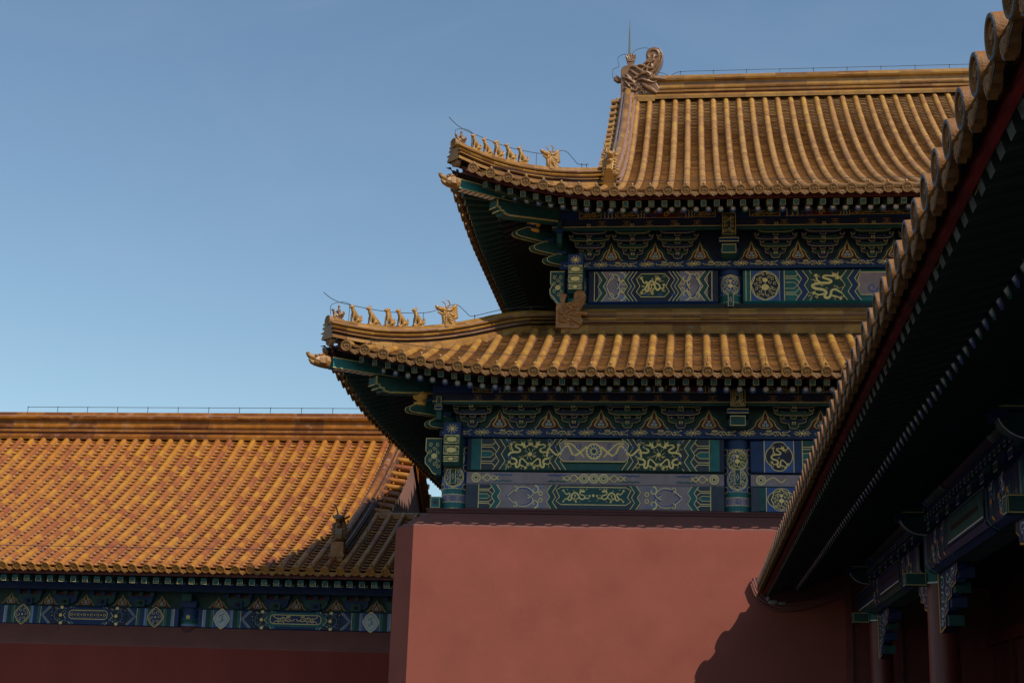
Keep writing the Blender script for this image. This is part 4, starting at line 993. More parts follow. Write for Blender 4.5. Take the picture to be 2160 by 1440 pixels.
# hip ridge along the diagonal + top ridge under the upper wall
def hip_path(E,u0,u1,n=8,dz=0): return [(E.xc+u,E.yc+u-.16*max(0,1-u/E.lu)**2*max(0,1-u/1.5),E.z(u,u)+dz) for u in [u0+(u1-u0)*i/n for i in range(n+1)]]
hp=hip_path(E1,.02,4.15,12,.10)
hip1=merge(ridge(hp[2:],hip_prof('ochre_glaze',.40),.42),ridge(hp[:3],hip_prof('ochre_glaze',.40,skirt=-.05),.36)); hip1=hip1.build("hip_ridge",low)
def capdisc(par,p,dirv,scale=1.15):
    place_row(par,END_OCHRE,"round_end_tile",[p],[dirv])
def ridge_figures(E,par,us_b,u_r,u_h,hr,headscale=.85):
    ang=math.radians(45)
    def P(u): return Vector((E.xc+u,E.yc+u,E.z(u,u)+hr))
    p=P(u_r); link("ridge_rider",RIDER,par,mtx=yaw_m(p,ang,1.0),label="immortal figure riding a bird at the roof corner" if E is E1 else None)
    for k,u in enumerate(us_b):
        link("ridge_beast",BEASTS[k%5],par,mtx=yaw_m(P(u),ang+rnd.uniform(-.1,.1),rnd.uniform(1.06,1.16)))
    hd=link("ridge_head",HEAD,par,mtx=yaw_m(P(u_h)+Vector((0,0,-.06)),ang,headscale))
capdisc(hip1,(hp[0][0],hp[0][1],hp[0][2]+.33),(-1,-1,.1)); capdisc(hip1,(hp[0][0]+.04,hp[0][1]+.04,hp[0][2]-.08),(-1,-1,-.1))
ridge_figures(E1,hip1,[.42,.72,1.0,1.22,1.5],.14,2.02,.515)
cm_=link("corner_dragon",CDRAG,low,mtx=yaw_m((E1.xc-.10,E1.yc-.12,8.54),R(45),.92))
tp=[(x,30.2,10.20) for x in np.linspace(-2.86,XR,12)]
top1=ridge(tp,[(.34,-.22,'ochre_glaze'),(.36,-.12,'ochre_glaze'),(.33,-.03,'ochre_glaze'),(.22,.03,'wall_cap'),(.22,.05,'ochre_glaze'),(.30,.06,'ochre_glaze'),(.30,.08,'mortar'),(.22,.09,'ochre_glaze'),(.26,.12,'ochre_glaze'),(.27,.16,'ochre_glaze'),(.24,.19,'wall_cap'),(.22,.2,'ochre_glaze'),(.22,.215,'wall_cap'),(.25,.225,'ochre_glaze'),(.26,.29,'ochre_glaze'),(.24,.315,'mortar'),(.17,.325,'mortar'),(.16,.345,'ochre_glaze'),(.13,.40,'ochre_glaze'),(.06,.43,'ochre_glaze'),(-.1,.44,'grey_mortar'),(-.3,.5,'grey_mortar'),(-.3,-.2,'grey_mortar')],.62)
top1=top1.build("wall_ridge",low)
tps=ridge([(-3.05-.0,y,10.20) for y in np.linspace(49,31.2,6)],[(.34,-.22,'ochre_glaze'),(.34,-.03,'ochre_glaze'),(.24,.2,'ochre_glaze'),(.24,.3,'ochre_glaze'),(.1,.43,'ochre_glaze'),(-.3,.5,'grey_mortar'),(-.3,-.2,'grey_mortar')],1.2); tps.build("wall_ridge",low)
mat("brown_shadow_glaze",(.40,.17,.04),.45,.3,None,6,.2,26,coat=.1,spec=.3)
CH2=chiwen_mesh("brown_shadow_glaze",.82,True)
link("dragon_ornament",CH2,top1,mtx=yaw_m((-2.80,29.84,10.14),R(4),1.06))
# corner beams and gold vase
def corner_timber(E,zt,par,sc_=1.0,zc=0):
    def P(u,z): return Vector((E.xc+u,E.yc+u-.05,z))
    # upper flying corner beam, teal sides, striped underside
    mb=MB(); p=P(.08,zt+.0); q=P(1.75,zt+.10); mb.beam(p,q,.20,.22,'teal','teal')
    d_=(q-p).normalized(); sd=d_.cross(Vector((0,0,1))).normalized(); up=sd.cross(d_)
    for k in range(22):
        a=p+d_*(.05+k*.045)-up*.113; mb.add([a-sd*.09,a+sd*.09,a+sd*.09+d_*.022+d_*.03,a-sd*.09+d_*.022+d_*.03],[(0,1,2,3)],('mid_blue','white','gold')[k%3])
    for s in (-1,1):
        for e in (-.10,.10): mb.tube([p+sd*(s*.102)+up*e,q+sd*(s*.102)+up*e],.007,'gold',4)
    mb.build("corner_beam",par)
    # lower corner beam with stepped, gilded nose
    mb=MB(); p=P(.80,zt-.30); q=P(2.8,zt+.12); d_=(q-p).normalized(); sd=d_.cross(Vector((0,0,1))).normalized(); up=sd.cross(d_)
    prof=[(0,.17),(-.02,.02),(.06,-.01),(.05,-.06),(.15,-.08),(.16,-.13),(.30,-.16),(2.8,-.16),(2.8,.17)]
    f=lambda s:(lambda a,b:p+d_*a+up*b+sd*s)
    mb.prism(prof,f(.12),f(-.12),'green')
    for s in (-.123,.123):
        for off,ml in ((0.02,'gold'),(.045,'gold')):
            mb.tube([f(s)(a+off,b+off*.8) for a,b in prof[:8]],.007,ml,4)
    for k in range(2): mb.tube([f(.0)(prof[k*2+1][0]-.004,prof[k*2+1][1])-sd*.12,f(0)(prof[k*2+1][0]-.004,prof[k*2+1][1])+sd*.12],.01,'gold',5)
    mb.build("corner_beam",par)
def vase(x,y,z,h,par):
    mb=MB(); pr=[(.05,0),(.14,.02),(.15,.14),(.08,.2),(.07,.26),(.15,.34),(.18,.5),(.15,.66),(.08,.74),(.08,.8),(.13,.84),(.13,.93),(.06,1)]
    mb.tube([(x,y,z+h*b) for a,b in pr],[a*.9 for a,b in pr],'amber',16); mb.build("gilded_vase",par)
corner_timber(E1,8.53,hall); vase(-5.62,28.38,8.02,.42,hall)
def ang(x0,y0,z,L,par,ht=.2,wd=.16):
    """diagonal beak arm of the corner bracket set"""
    p=Vector((x0,y0,z)); d_=Vector((1,1,0)).normalized(); sd=Vector((1,-1,0)).normalized(); up=Vector((0,0,1))
    prof=[(0,-.03),(.05,-.07),(.13,-.075),(L,-.03),(L,ht),(.42,ht),(.30,ht-.02),(.02,.03)]
    mb=MB(); f=lambda s:(lambda a,b:p+d_*a+up*b+sd*s)
    mb.prism(prof,f(wd/2),f(-wd/2),'green')
    for s in (wd/2+.003,-wd/2-.003): mb.tube([f(s)(a,b) for a,b in prof[:4]],.008,'gold',4); mb.tube([f(s)(a,b) for a,b in (prof[0],prof[7],prof[6],prof[5])],.008,'gold',4)
    mb.box((p.x+.22,p.y+.22,z+ht),(p.x+.46,p.y+.46,z+ht+.07),'blue'); mb.build("corner_bracket",par)
ang(-5.85,28.22,7.93,1.5,hall); ang(-5.48,28.5,7.68,1.0,hall)
mb=MB()
for x in (-5.2,):
    mb.box((x-.05,28.25,8.02),(x+.05,28.5,8.2),'green'); mb.box((x-.08,28.22,7.9),(x+.08,28.5,8.0),'blue'); mb.box((x-.05,28.3,7.72),(x+.05,28.6,7.9),'green')
    d=Deco(mb,plane_f(28.22)); d.line([(x-.07,7.91),(x+.07,7.91),(x+.075,7.99),(x-.075,7.99)],.01,'gold',True)
    d=Deco(mb,plane_f(28.25)); d.line([(x-.045,8.03),(x+.045,8.03),(x+.045,8.19),(x-.045,8.19)],.01,'gold',True)
mb.build("corner_bracket",hall)
# ---- UPPER STOREY
YU=30.55
def upper_col(d,R_,w2):
    R_(10.86,11.08,'teal'); R_(11.08,11.5,'mid_blue'); R_(11.5,11.75,'blue')
    for z in (10.9,11.08,11.5): d.line([(-w2+2*w2*i/10,z) for i in range(11)],.012,'gold')
    d.lotus(0,11.3,.2,1.0,'deep_blue'); d.ring(0,11.3,.225,.013,'gold',24)
column(-2.6,30.82,.26,10.6,11.7,hall,upper_col)
cu=column(.84,30.82,.26,10.6,11.7,hall,upper_col); plaque(.84,30.545,10.93,cu)
mb=MB(); mb.box((-2.6,30.75,10.4),(XR,30.95,13.4),'black_wood'); mb.box((-2.6,30.95,10.4),(-2.4,48.5,13.4),'black_wood'); mb.build("timber_backing",hall)
def ubay(x0,x1,kind):
    z0,z1=10.86,11.65; mb=beam_box(x0,x1,YU,z0,z1,.2,'blue' if kind else 'teal',hall,roll=.05); d=Deco(mb,plane_f(YU)); a,b=z0+.06,z1-.03; L=x1-x0
    if kind:
        d.rect(x0,a,x1,b,'deep_blue'); d.line([(x0+.13,a),(x0+.13,b)],.016,'gold'); d.line([(x1-.13,a),(x1-.13,b)],.016,'gold')
        for sg in (1,-1):
            e=x0 if sg>0 else x1; X=lambda t:e+sg*t; seg=lambda p,q:sorted((X(p),X(q)))
            lo,hi=seg(.22,.85); d.rect(lo,a,hi,b,'mauve'); lo,hi=seg(.22,.34); d.band(lo,hi,a,b,['green'],sg)
            lo,hi=seg(.38,.82); d.scroll((lo+hi)/2,(a+b)/2,(hi-lo)*sg*1.05,(b-a)*1.0)
            lo,hi=seg(.86,1.03); d.band(lo,hi,a,b,['green','blue'] if sg>0 else ['blue','green'],-sg)
        l,r=x0+1.1,x1-1.1; P=[(l+.08,a+.1),(r-.08,a+.1),(r+.03,a+.22),(r-.05,(a+b)/2),(r+.03,b-.18),(r-.08,b-.06),(l+.08,b-.06),(l-.03,b-.18),(l+.05,(a+b)/2),(l-.03,a+.22)]
        d.poly(P,'deep_green'); d.line(P,.015,'gold',True); d.dragon(l+.06,a+.12,r-l-.12,b-a-.2,False,6,wisps=24)
        for k in range(3): d.disc(l+.2+k*.3,a+.15,.03,'mid_blue',6,1.8)
    else:
        d.rect(x0+.18,a,x0+.78,b,'mid_blue'); 
        for t in (.06,.16,.8,.9): d.line([(x0+t,a),(x0+t,b)],.014,'gold')
        d.rect(x0+.8,a,x0+.88,b,'blue'); cx,cz=x0+.48,(a+b)/2
        d.lotus(cx,cz,.31,.92,'deep_blue'); d.ring(cx,cz,.335,.014,'gold',26,.92)
        d.comb(x0+.92,x0+1.3,a,b,1,'teal'); d.band(x0+1.2,x0+1.5,a,b,['blue','green'],1); d.rect(x0+1.5,a,x0+2.28,b,'deep_green')
        d.dragon(x0+1.42,a+.02,.85,b-a-.04,False,9,wisps=12,up=True); d.band(x0+2.2,x0+2.5,a,b,['green','blue'],-1)
        l,r=x0+2.55,x1-.4; P=[(l,a+.12),(r,a+.12),(r,b-.06),(l,b-.06),(l-.06,(a+b)/2+.12),(l-.02,(a+b)/2),(l-.06,(a+b)/2-.1)]; d.poly(P,'mauve'); d.line(P,.015,'gold',True)
        for k in range(6): d.spiral(l+.25+k*.3,cz+(.06 if k%2 else -.06),.12,1.2,k,1 if k%2 else -1,.035,'gold' if k%2 else 'mid_blue')
    mb.build("painted_beam",hall)
ubay(-2.32,.56,True); ubay(1.12,6.6,False)
mb=MB(); mb.box((-2.9,YU+.03,10.60),(XR,YU+.2,10.86),'black_wood'); mb.build("sill_beam",hall)
mb=MB(); mb.box((-2.98,30.47,11.66),(XR,30.8,11.85),'blue'); mb.box((-2.98,30.8,11.66),(-2.6,48,11.85),'blue'); d=Deco(mb,plane_f(30.47)); frieze(d,-2.95,6.0,11.665,11.845,40,1.04); mb.build("frieze_board",hall)
mb=MB(); mb.box((-2.76,30.12,11.64),(-2.42,30.6,11.9),'blue'); d=Deco(mb,plane_f(30.12)); d.disc(-2.59,11.77,.035,'gold',8)
for a in range(10):
    q=2*math.pi*a/10; d.line([(-2.59+.04*math.cos(q),11.77+.03*math.sin(q)),(-2.59+.12*math.cos(q+.2),11.77+.1*math.sin(q+.2))],.012,'gold')
mb.build("beam_head",hall)
beam_head(-2.76,-2.42,30.12,30.6,11.02,11.64,hall); beam_head(-3.2,-2.87,30.53,30.8,10.86,11.64,hall,True)
UA=bracket_mesh('shaded_bracket_green','shaded_bracket_blue',2,0,.80); UB=bracket_mesh('shaded_bracket_blue','shaded_bracket_green',2,0,.80); k=0
for x in (-2.3,-1.33,-.33,1.83,2.86,3.92,4.95,5.9):
    link("bracket_set",UB if k%2 else UA,hall,loc=(x,30.56,11.86)); k+=1
capital(.80,30.56,11.86,12.72,hall,1)
mb=MB(); mb.box((-2.6,30.54,11.85),(XR,30.7,12.6),'deep_blue'); d=Deco(mb,plane_f(30.53))
for x in (-1.82,-.83,.17,1.31,2.33,3.4,4.42): flame_panel(d,x,11.87,.52,.40)
mb.build("bracket_panel",hall)
cloudboard(-3.12,XR,29.93,12.46,12.63,[-2,-1.45,-.95,-.4,.1,1.5,2.0,2.6,3.1,3.7,4.2],hall,-3.12)
purlin(-3.12,XR,29.90,12.64,12.83,hall,[(-2.5,-2.02,'dragon'),(-1.95,-1.7,'zig'),(-1.65,-1.2,'dragon'),(-1.2,-1.0,'zig'),(-1.0,-.15,'flame'),(-.15,.05,'zig'),(.05,.5,'dragon'),(1.25,1.9,'dragon'),(2.05,2.4,'zig'),(2.4,3.2,'flame'),(3.2,3.4,'zig'),(3.4,5.2,'dragon')],-3.12)
# ---- UPPER ROOF
def rise2(d):
    d=min(d,11.27); return .371*d+.0125*d*d+.00105*d**3
E2=Eave(-5.08,27.98,12.54,.67,3.5,1.8,rise2,4.0)
YE2=27.98; D2=11.27; P2=.374; XG=-1.9
us2=[.46+P2*i for i in range(int((XR+5.08)/P2))]
def dl2(u): return D2 if u+E2.xc>XG+.1 else max(0,min(u-.1,3.25))
mbF=roof_tiles("",None,E2.S(False),us2,dl2,None,P2,'ochre_tube','ochre_pan','mortar')
usl2=[.46+P2*i for i in range(56)]
mbS=roof_tiles("",None,E2.S(True),usl2,lambda u:max(0,min(u-.1,3.2)),None,P2,'ochre_tube','ochre_pan','mortar',plen=.25,tlen=.5)
up=merge(mbF,mbS)
# back slope + gable wall
zr=E2.z(9,D2)
up.add([(XG,YE2+D2,zr),(XR,YE2+D2,zr),(XR,50.5,12.7),(XG,50.5,12.7)],[(0,1,2,3)],'ochre_pan')
gp=[(XG,YE2+3.2,E2.z(9,3.2)-.1)]+[(XG,YE2+d_,E2.z(9,d_)-.1) for d_ in np.linspace(3.4,D2,10)]+[(XG,46.8,E2.z(9,3.2)-.1)]
up.add(gp,[tuple(range(len(gp)))],'red_wood')
up=up.build("upper_roof",hall)
u_=under_sheet(E2,False,3.2,3.3,'black_wood',-.07); merge(u_,under_sheet(E2,True,20,3.3,'black_wood',-.07))
S2=E2.S(False); 
for i in range(10):
    d0=D2*i/10; d1=D2*(i+1)/10; u_.add([(XG if d0>3 else XG-.3,YE2+.1+d0,E2.z(9,d0)-.07),(XR,YE2+.1+d0,E2.z(9,d0)-.07),(XR,YE2+.1+d1,E2.z(9,d1)-.07),(XG,YE2+.1+d1,E2.z(9,d1)-.07)],[(0,1,2,3)],'black_wood')
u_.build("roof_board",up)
vis=[u for u in us2 if u-5.08<6.2]
eave_line(E2,False,vis,END_OCHRE,DRIP_OCHRE,up,P2); eave_line_bulk(E2,True,usl2,END_OCHRE,DRIP_OCHRE,up,P2)
b=board_strip(E2,False,.2,XR+5.1,.16,12.43,12.59,'red_board'); merge(b,board_strip(E2,True,.2,20,.16,12.43,12.59,'red_board')); b.build("eave_board",up)
rafters(E2,False,[.69+.272*i for i in range(43)],[1.0+.26*i for i in range(43)],-.20,-.12,.20,.80,2.5,up,True)
rafters(E2,True,[.69+.272*i for i in range(74)],[1.0+.26*i for i in range(74)],-.20,-.12,.20,.80,2.5,up,False)
hp2=hip_path(E2,.02,3.30,10,.10); hip2=merge(ridge(hp2[2:],hip_prof('ochre_glaze',.42),.42),ridge(hp2[:3],hip_prof('ochre_glaze',.42,skirt=-.05),.36)).build("hip_ridge",up)
capdisc(hip2,(hp2[0][0],hp2[0][1],hp2[0][2]+.35),(-1,-1,.1)); capdisc(hip2,(hp2[0][0]+.04,hp2[0][1]+.04,hp2[0][2]-.08),(-1,-1,-.1))
ridge_figures(E2,hip2,[.40,.62,.83,1.07,1.31],.12,1.88,.535,.82)
link("corner_dragon",CDRAG,up,mtx=yaw_m((E2.xc-.02,E2.yc-.10,12.78),R(45),.92))
corner_timber(E2,12.77,hall); vase(-3.55,30.1,12.42,.42,hall)
ang(-3.95,29.75,12.30,1.6,hall); ang(-3.58,30.05,12.06,1.2,hall); ang(-3.3,30.25,11.83,.8,hall)
mb=MB(); x=-2.95
mb.box((x-.05,29.85,12.45),(x+.05,30.1,12.6),'green'); mb.box((x-.08,29.82,12.32),(x+.08,30.1,12.42),'blue'); mb.box((x-.05,29.9,12.1),(x+.05,30.2,12.32),'green'); mb.build("corner_bracket",hall)
# gable-front ridge running down the slope
cp=[(XG,YE2+d_,E2.z(9,d_)+.06) for d_ in np.linspace(2.65,D2-.15,16)]
gr=ridge(cp,hip_prof('ochre_glaze',.44,.16,'mortar',-.12),.42).build("gable_ridge",up)
FH=front_head_mesh("yellow_glaze"); link("ridge_head",FH,gr,mtx=yaw_m((XG,30.78,E2.z(9,2.6)+.46),R(90),.98))
mb=MB(); mb.box((XG-.17,30.7,E2.z(9,2.5)-.05),(XG+.17,31.15,E2.z(9,2.5)+.42),'ochre_glaze'); mb.box((XG-.2,30.66,E2.z(9,2.5)+.05),(XG+.2,31.17,E2.z(9,2.5)+.12),'ochre_glaze'); mb.build("ridge_plinth",gr)
# tiles overhanging the gable
mb=MB()
for d_ in np.arange(4.3,D2,.36):
    z=E2.z(9,d_); y=YE2+d_; t=rnd.random()
    mb.tube([(XG-.1,y,z+.12),(XG-.50,y,z+.06)],.085,'ochre_tube',10,True,t)
    mb.ball((XG-.33,y,z+.19),.035,'ochre_tube',5)
for i in range(14):
    d0=4.1+(D2-4.1)*i/14; d1=4.1+(D2-4.1)*(i+1)/14
    mb.add([(XG-.46,YE2+d0,E2.z(9,d0)-.05),(XG-.05,YE2+d0,E2.z(9,d0)+.02),(XG-.05,YE2+d1,E2.z(9,d1)+.02),(XG-.46,YE2+d1,E2.z(9,d1)-.05)],[(0,1,2,3)],'ochre_pan')
    mb.add([(XG-.44,YE2+d0,E2.z(9,d0)-.35),(XG-.44,YE2+d0,E2.z(9,d0)-.05),(XG-.44,YE2+d1,E2.z(9,d1)-.05),(XG-.44,YE2+d1,E2.z(9,d1)-.35)],[(0,1,2,3)],'red_wood')
mb.build("gable_tiles",up)
# main ridge
YR=YE2+D2+.1; zr=E2.z(9,D2)
mr=merge(ridge([(x,YR,zr+.02) for x in np.linspace(XG+.78,XR,14)],main_prof('ochre_glaze',.84,.22),.90),ridge([(XG-.22,YR,zr),(XG+.8,YR,zr)],[(.34,-.1,'ochre_glaze'),(.36,.06,'ochre_glaze'),(.30,.12,'ochre_glaze'),(-.30,.12,'ochre_glaze'),(-.36,.06,'ochre_glaze'),(-.34,-.1,'ochre_glaze')],.5)); mr=mr.build("main_ridge",up)
CH=chiwen_mesh("brown_glaze",1.68); 
chi=link("dragon_ornament",CH,mr,mtx=yaw_m((XG+.12,YR-.1,zr+.10),0,1.0))
mb=MB(); mb.tube([(XG+.02,YR,zr+1.2),(XG+.02,YR,zr+1.5),(XG+.02,YR,zr+1.52),(XG+.02,YR,zr+1.62),(XG+.02,YR,zr+2.3),(XG+.02,YR,zr+2.76)],[.022,.022,.034,.034,.022,.004],'rod',8); mb.build("lightning_rod",mr)
# lightning wires
def wire(pts,par,posts=(),r=.0075,k=6,ph=.12,smooth=True):
    mb=MB(); P=crom(pts,k) if smooth else pts
    mb.tube(P,r,'wire',5)
    for p in posts:
        mb.tube([(p[0],p[1],p[2]),(p[0],p[1],p[2]-ph)],.009,'wire',5); mb.ball((p[0],p[1],p[2]),.018,'wire',4)
    mb.build("lightning_wire",par)
zz=zr+1.02
xs=np.arange(XG+1.55,XR,.98)
wire([(XG-.48,YR,zr+.85),(XG-.47,YR,zr+1.12),(XG-.30,YR,zr+1.22),(XG-.33,YR,zr+1.5),(XG-.12,YR,zr+1.62),(XG+.02,YR,zr+1.52)],mr)
wire([(XG+.02,YR,zr+1.52),(XG+.22,YR,zr+1.75),(XG+.55,YR,zr+1.80),(XG+.92,YR,zr+1.6),(XG+.98,YR,zr+1.4),(XG+.78,YR,zr+1.06),(XG+1.05,YR,zr+.95),(XG+1.25,YR,zr+.87),(XG+1.55,YR,zr+.99)]+[(x,YR,zz-.02) for x in xs[1:]],mr,[(x,YR,zz-.02) for x in xs],ph=.14)
def hipwire(E,par,u_end,hr,extra):
    P=lambda u,h:(E.xc+u,E.yc+u,E.z(u,u)+h)
    wire([P(-.12,hr+.52),P(.05,hr+.42),P(.3,hr+.38),P(1.0,hr+.32),P(1.62,hr+.30),P(1.9,hr+.36),P(2.18,hr+.42),P(2.36,hr+.24),P(2.48,hr+.1)]+[P(u,hr+.10) for u in np.arange(2.7,u_end,.45)],par,[P(2.55,hr+.10),P(u_end-.45,hr+.09)],ph=.14)
    for u,h in ((.32,.38),(1.60,.30)):
        mb=MB(); mb.tube([P(u,hr+h),P(u,hr-.02)],.0065,'wire',5); mb.build("wire_post",par)
    mb=MB()
    mb.tube(crom([P(.02,hr+.1),P(.02,hr+.3),P(.2,hr+.41),P(.34,hr+.38),P(.4,hr+.25),P(.4,hr-.05),P(.52,hr-.3),(E.xc+1.0,E.yc+.35,E.z(1.0,.35)+.22)],5),.0065,'wire',5); mb.build("lightning_wire",par)
hipwire(E1,hip1,4.1,.50,0); hipwire(E2,hip2,3.1,.52,0)
def eavewire(E,u0,u1,d,h,par):
    S=E.S(False); pts=[]; posts=[]
    for i,u in enumerate(np.arange(u0,u1,P1*3)):
        q=S(u,d); p=(q[0],q[1],q[2]+h); pts.append(p); posts.append(p)
    mb=MB(); mb.tube(crom(pts,3),.006,'wire',4)
    for p in posts: mb.tube([p,(p[0],p[1],p[2]-h+.08)],.006,'wire',4)
    mb.build("lightning_wire",par)
eavewire(E1,.43+P1,13,.45,.24,low); eavewire(E2,.46+P2,11,.40,.24,up)
mb=MB(); P=crom([(-4.2,34.3,12.6),(-4.35,34.2,12.3),(-4.30,34.2,11.8),(-4.1,34.3,11.65),(-3.9,34.4,11.68)],5)
# ================================================================== SIDE HALL (left)
sh=empty("single_eaved_side_hall","low side hall with one bright orange tile roof and a shaded dark red wall","palace hall")
XL=-22.0; XE=-5.9
ELZ=5.15
def rise3(d): return .480*d+.0045*d*d+.0017*d**3
class Flat:
    xc=XL; yc=33.8; zb=ELZ
    def z(s,u,d): return ELZ+rise3(d)
    def S(s,side=False): return lambda u,d:(XL+u,33.8+d,ELZ+rise3(d))
E3=Flat(); P3=.3735; D3=7.7; XGL=-8.72
us3=[.12+P3*i for i in range(int((XE-XL)/P3))]
def dl3(u):
    x=XL+u
    if x>XGL+.15: return 3.62
    return D3
mb=roof_tiles("",None,E3.S(),us3,dl3,None,P3,'orange_tube','orange_pan','mortar',tlen=.34,plen=.20,tvar=1.0,rad=.098)
zr3=E3.z(0,D3)
for (a,b_,d0,zt) in ((XL,XGL+.35,D3,zr3),(XGL+.35,XE-.3,3.62,E3.z(0,3.62))): mb.add([(a,33.8+d0,zt),(b_,33.8+d0,zt),(b_,33.8+2*d0+.3,5.2),(a,33.8+2*d0+.3,5.2)],[(0,1,2,3)],'orange_pan')
for i in range(9):
    d0=D3*i/9;d1=D3*(i+1)/9; xe=XE if d1<3.7 else XGL+.3
    mb.add([(XL,33.85+d0,E3.z(0,d0)-.09),(xe,33.85+d0,E3.z(0,d0)-.09),(xe,33.85+d1,E3.z(0,d1)-.09),(XL,33.85+d1,E3.z(0,d1)-.09)],[(0,1,2,3)],'black_wood')
sr=mb.build("tiled_roof",sh)
vis=[u for u in us3 if XL+u>-18.2 and XL+u<-6.6]
eave_line(E3,False,vis,END_ORANGE,DRIP_ORANGE,sr,P3)
mb=MB(); mb.box((XL,33.93,4.97),(XE,33.98,5.13),'red_board'); mb.build("eave_board",sr)
def straight_rafters(xs,y0,z0,L,sl,wd,name,rd,par):
    for i,x in enumerate(xs):
        mb=MB(); p=Vector((x,y0,z0)); q=Vector((x,y0+L,z0+sl*L))
        if not rd:
            mb.beam(p,q,wd,wd,'deep_green','green'); d=Deco(mb,plane_f(y0)); h=wd*.44
            d.line([(x-h,z0-h),(x+h,z0-h),(x+h,z0+h),(x-h,z0+h)],.009,'gold',True)
            if i%3: d.line([(x-h*.5,z0-h*.4),(x+h*.5,z0-h*.4),(x+h*.5,z0+h*.3),(x-h*.4,z0+h*.3)],.006,'gold')
        else:
            mb.tube([p,q],wd,'black_wood',10,False); d=Deco(mb,plane_f(y0)); c='mid_blue' if i%2 else 'teal'
            d.disc(x,z0,wd,c,12); d.disc(x,z0+wd*.15,wd*.75,'light_blue' if i%2 else 'pearl',12); d.disc(x,z0+wd*.3,wd*.55,'white',10); d.disc(x,z0+wd*.6,wd*.22,'amber',6)
        mb.build(name,par)
xs=[-17.95+.302*i for i in range(37)]
straight_rafters([-18.0+.305*i for i in range(37)],34.0,4.86,.7,.3,.15,"flying_rafter",False,sr)
straight_rafters([-17.9+.310*i for i in range(36)],34.6,4.88,1.3,.45,.07,"round_rafter",True,sr)
YL=35.82
mb=MB(); mb.box((XL,35.25,4.72),(XE,35.4,4.90),'blue'); mb.box((XL,35.2,4.90),(XE,35.45,5.3),'deep_blue'); d=Deco(mb,plane_f(35.2))
for k in range(26): d.spiral(-18+k*.45,4.99,.06,1,k,1,.02,('teal','mid_blue','white')[k%3])
mb.build("eave_purlin",sh)
mb=MB(); mb.box((XL,YL+.05,4.30),(XE,YL+.2,4.8),'deep_green'); d=Deco(mb,plane_f(YL+.05))
fl=[-17.3+1.025*i for i in range(11)]
fl=[-17.74,-16.70,-15.68,-14.68,-13.62,-12.10,-11.06,-10.04,-9.0,-7.95]
for x in fl: flame_panel(d,x,4.37,.5,.26,'dim_gold')
mb.build("bracket_panel",sh)
def small_bracket(ca,cb):
    mb=MB()
    mb.box((-.13,-.12,.0),(.13,.1,.17),ca); mb.box((-.3,-.04,.17),(.3,.08,.26),cb); 
    P=[(-.3,.12),(-.2,.04),(.2,.04),(.3,.12),(.32,.26),(-.32,.26)]; mb.prism(P,lambda a,b:(a,-.06,b),lambda a,b:(a,.06,b),cb)
    for x in (-.3,0,.3): mb.box((x-.055,-.1,.26),(x+.055,.08,.36),ca)
    mb.box((-.24,-.02,.26),(.24,.06,.33),'red_board'); mb.box((-.04,-.2,.04),(.04,-.1,.12),'black_wood')
    d=Deco(mb,plane_f(-.12)); d.line([(-.12,.165),(-.115,.01),(.115,.01),(.12,.165)],.008,'green'); return mb.mesh("bracket_set")
SA=small_bracket('green','blue'); SB=small_bracket('blue','green')
for k,x in enumerate((-17.2,-16.2,-15.18,-14.15,-11.55,-10.55,-9.52,-8.46,-7.4)): link("bracket_set",(SB,SA)[k%2],sh,loc=(x,YL,4.36))
mb=MB(); x=-12.85; mb.box((x-.22,YL-.15,4.36),(x+.22,YL+.1,4.52),'blue'); mb.box((x-.13,YL-.3,4.5),(x+.13,YL+.1,4.68),'green'); mb.box((x-.2,YL-.45,4.72),(x+.2,YL-.1,4.95),'teal'); d=Deco(mb,plane_f(YL-.45)); d.line([(x-.18,4.74),(x+.18,4.74),(x+.18,4.93),(x-.18,4.93)],.014,'amber',True); mb.build("column_bracket",sh)
def medal(d,cx,cz,r,fill,m='gold',pic=False):
    n=24; P=[(cx+r*.95*math.cos(q)*(1+.08*math.cos(4*q)+.04*math.cos(8*q)),cz+r*1.15*math.sin(q)*(1+.08*math.cos(4*q)+.04*math.cos(8*q))) for q in [2*math.pi*i/n for i in range(n)]]
    d.poly(P,fill); d.line(P,.016,m,True); Q=[(cx+(a-cx)*.82,cz+(b-cz)*.82) for a,b in P]; d.line(Q,.007,m if not pic else 'slate',True)
    if pic:
        for k in range(5): d.spiral(cx+(-.04,.03,.06,-.02,0)[k],cz+(.05,.07,-.02,-.06,0)[k],.05,.8,k,1,.016,'slate')
    else:
        for k in range(6):
            q=2*math.pi*k/6; d.spiral(cx+r*.5*math.cos(q),cz+r*.6*math.sin(q),r*.24,1,q,1,.01,m)
        d.disc(cx,cz,.03,m,6,.7)
z0,z1=3.86,4.34
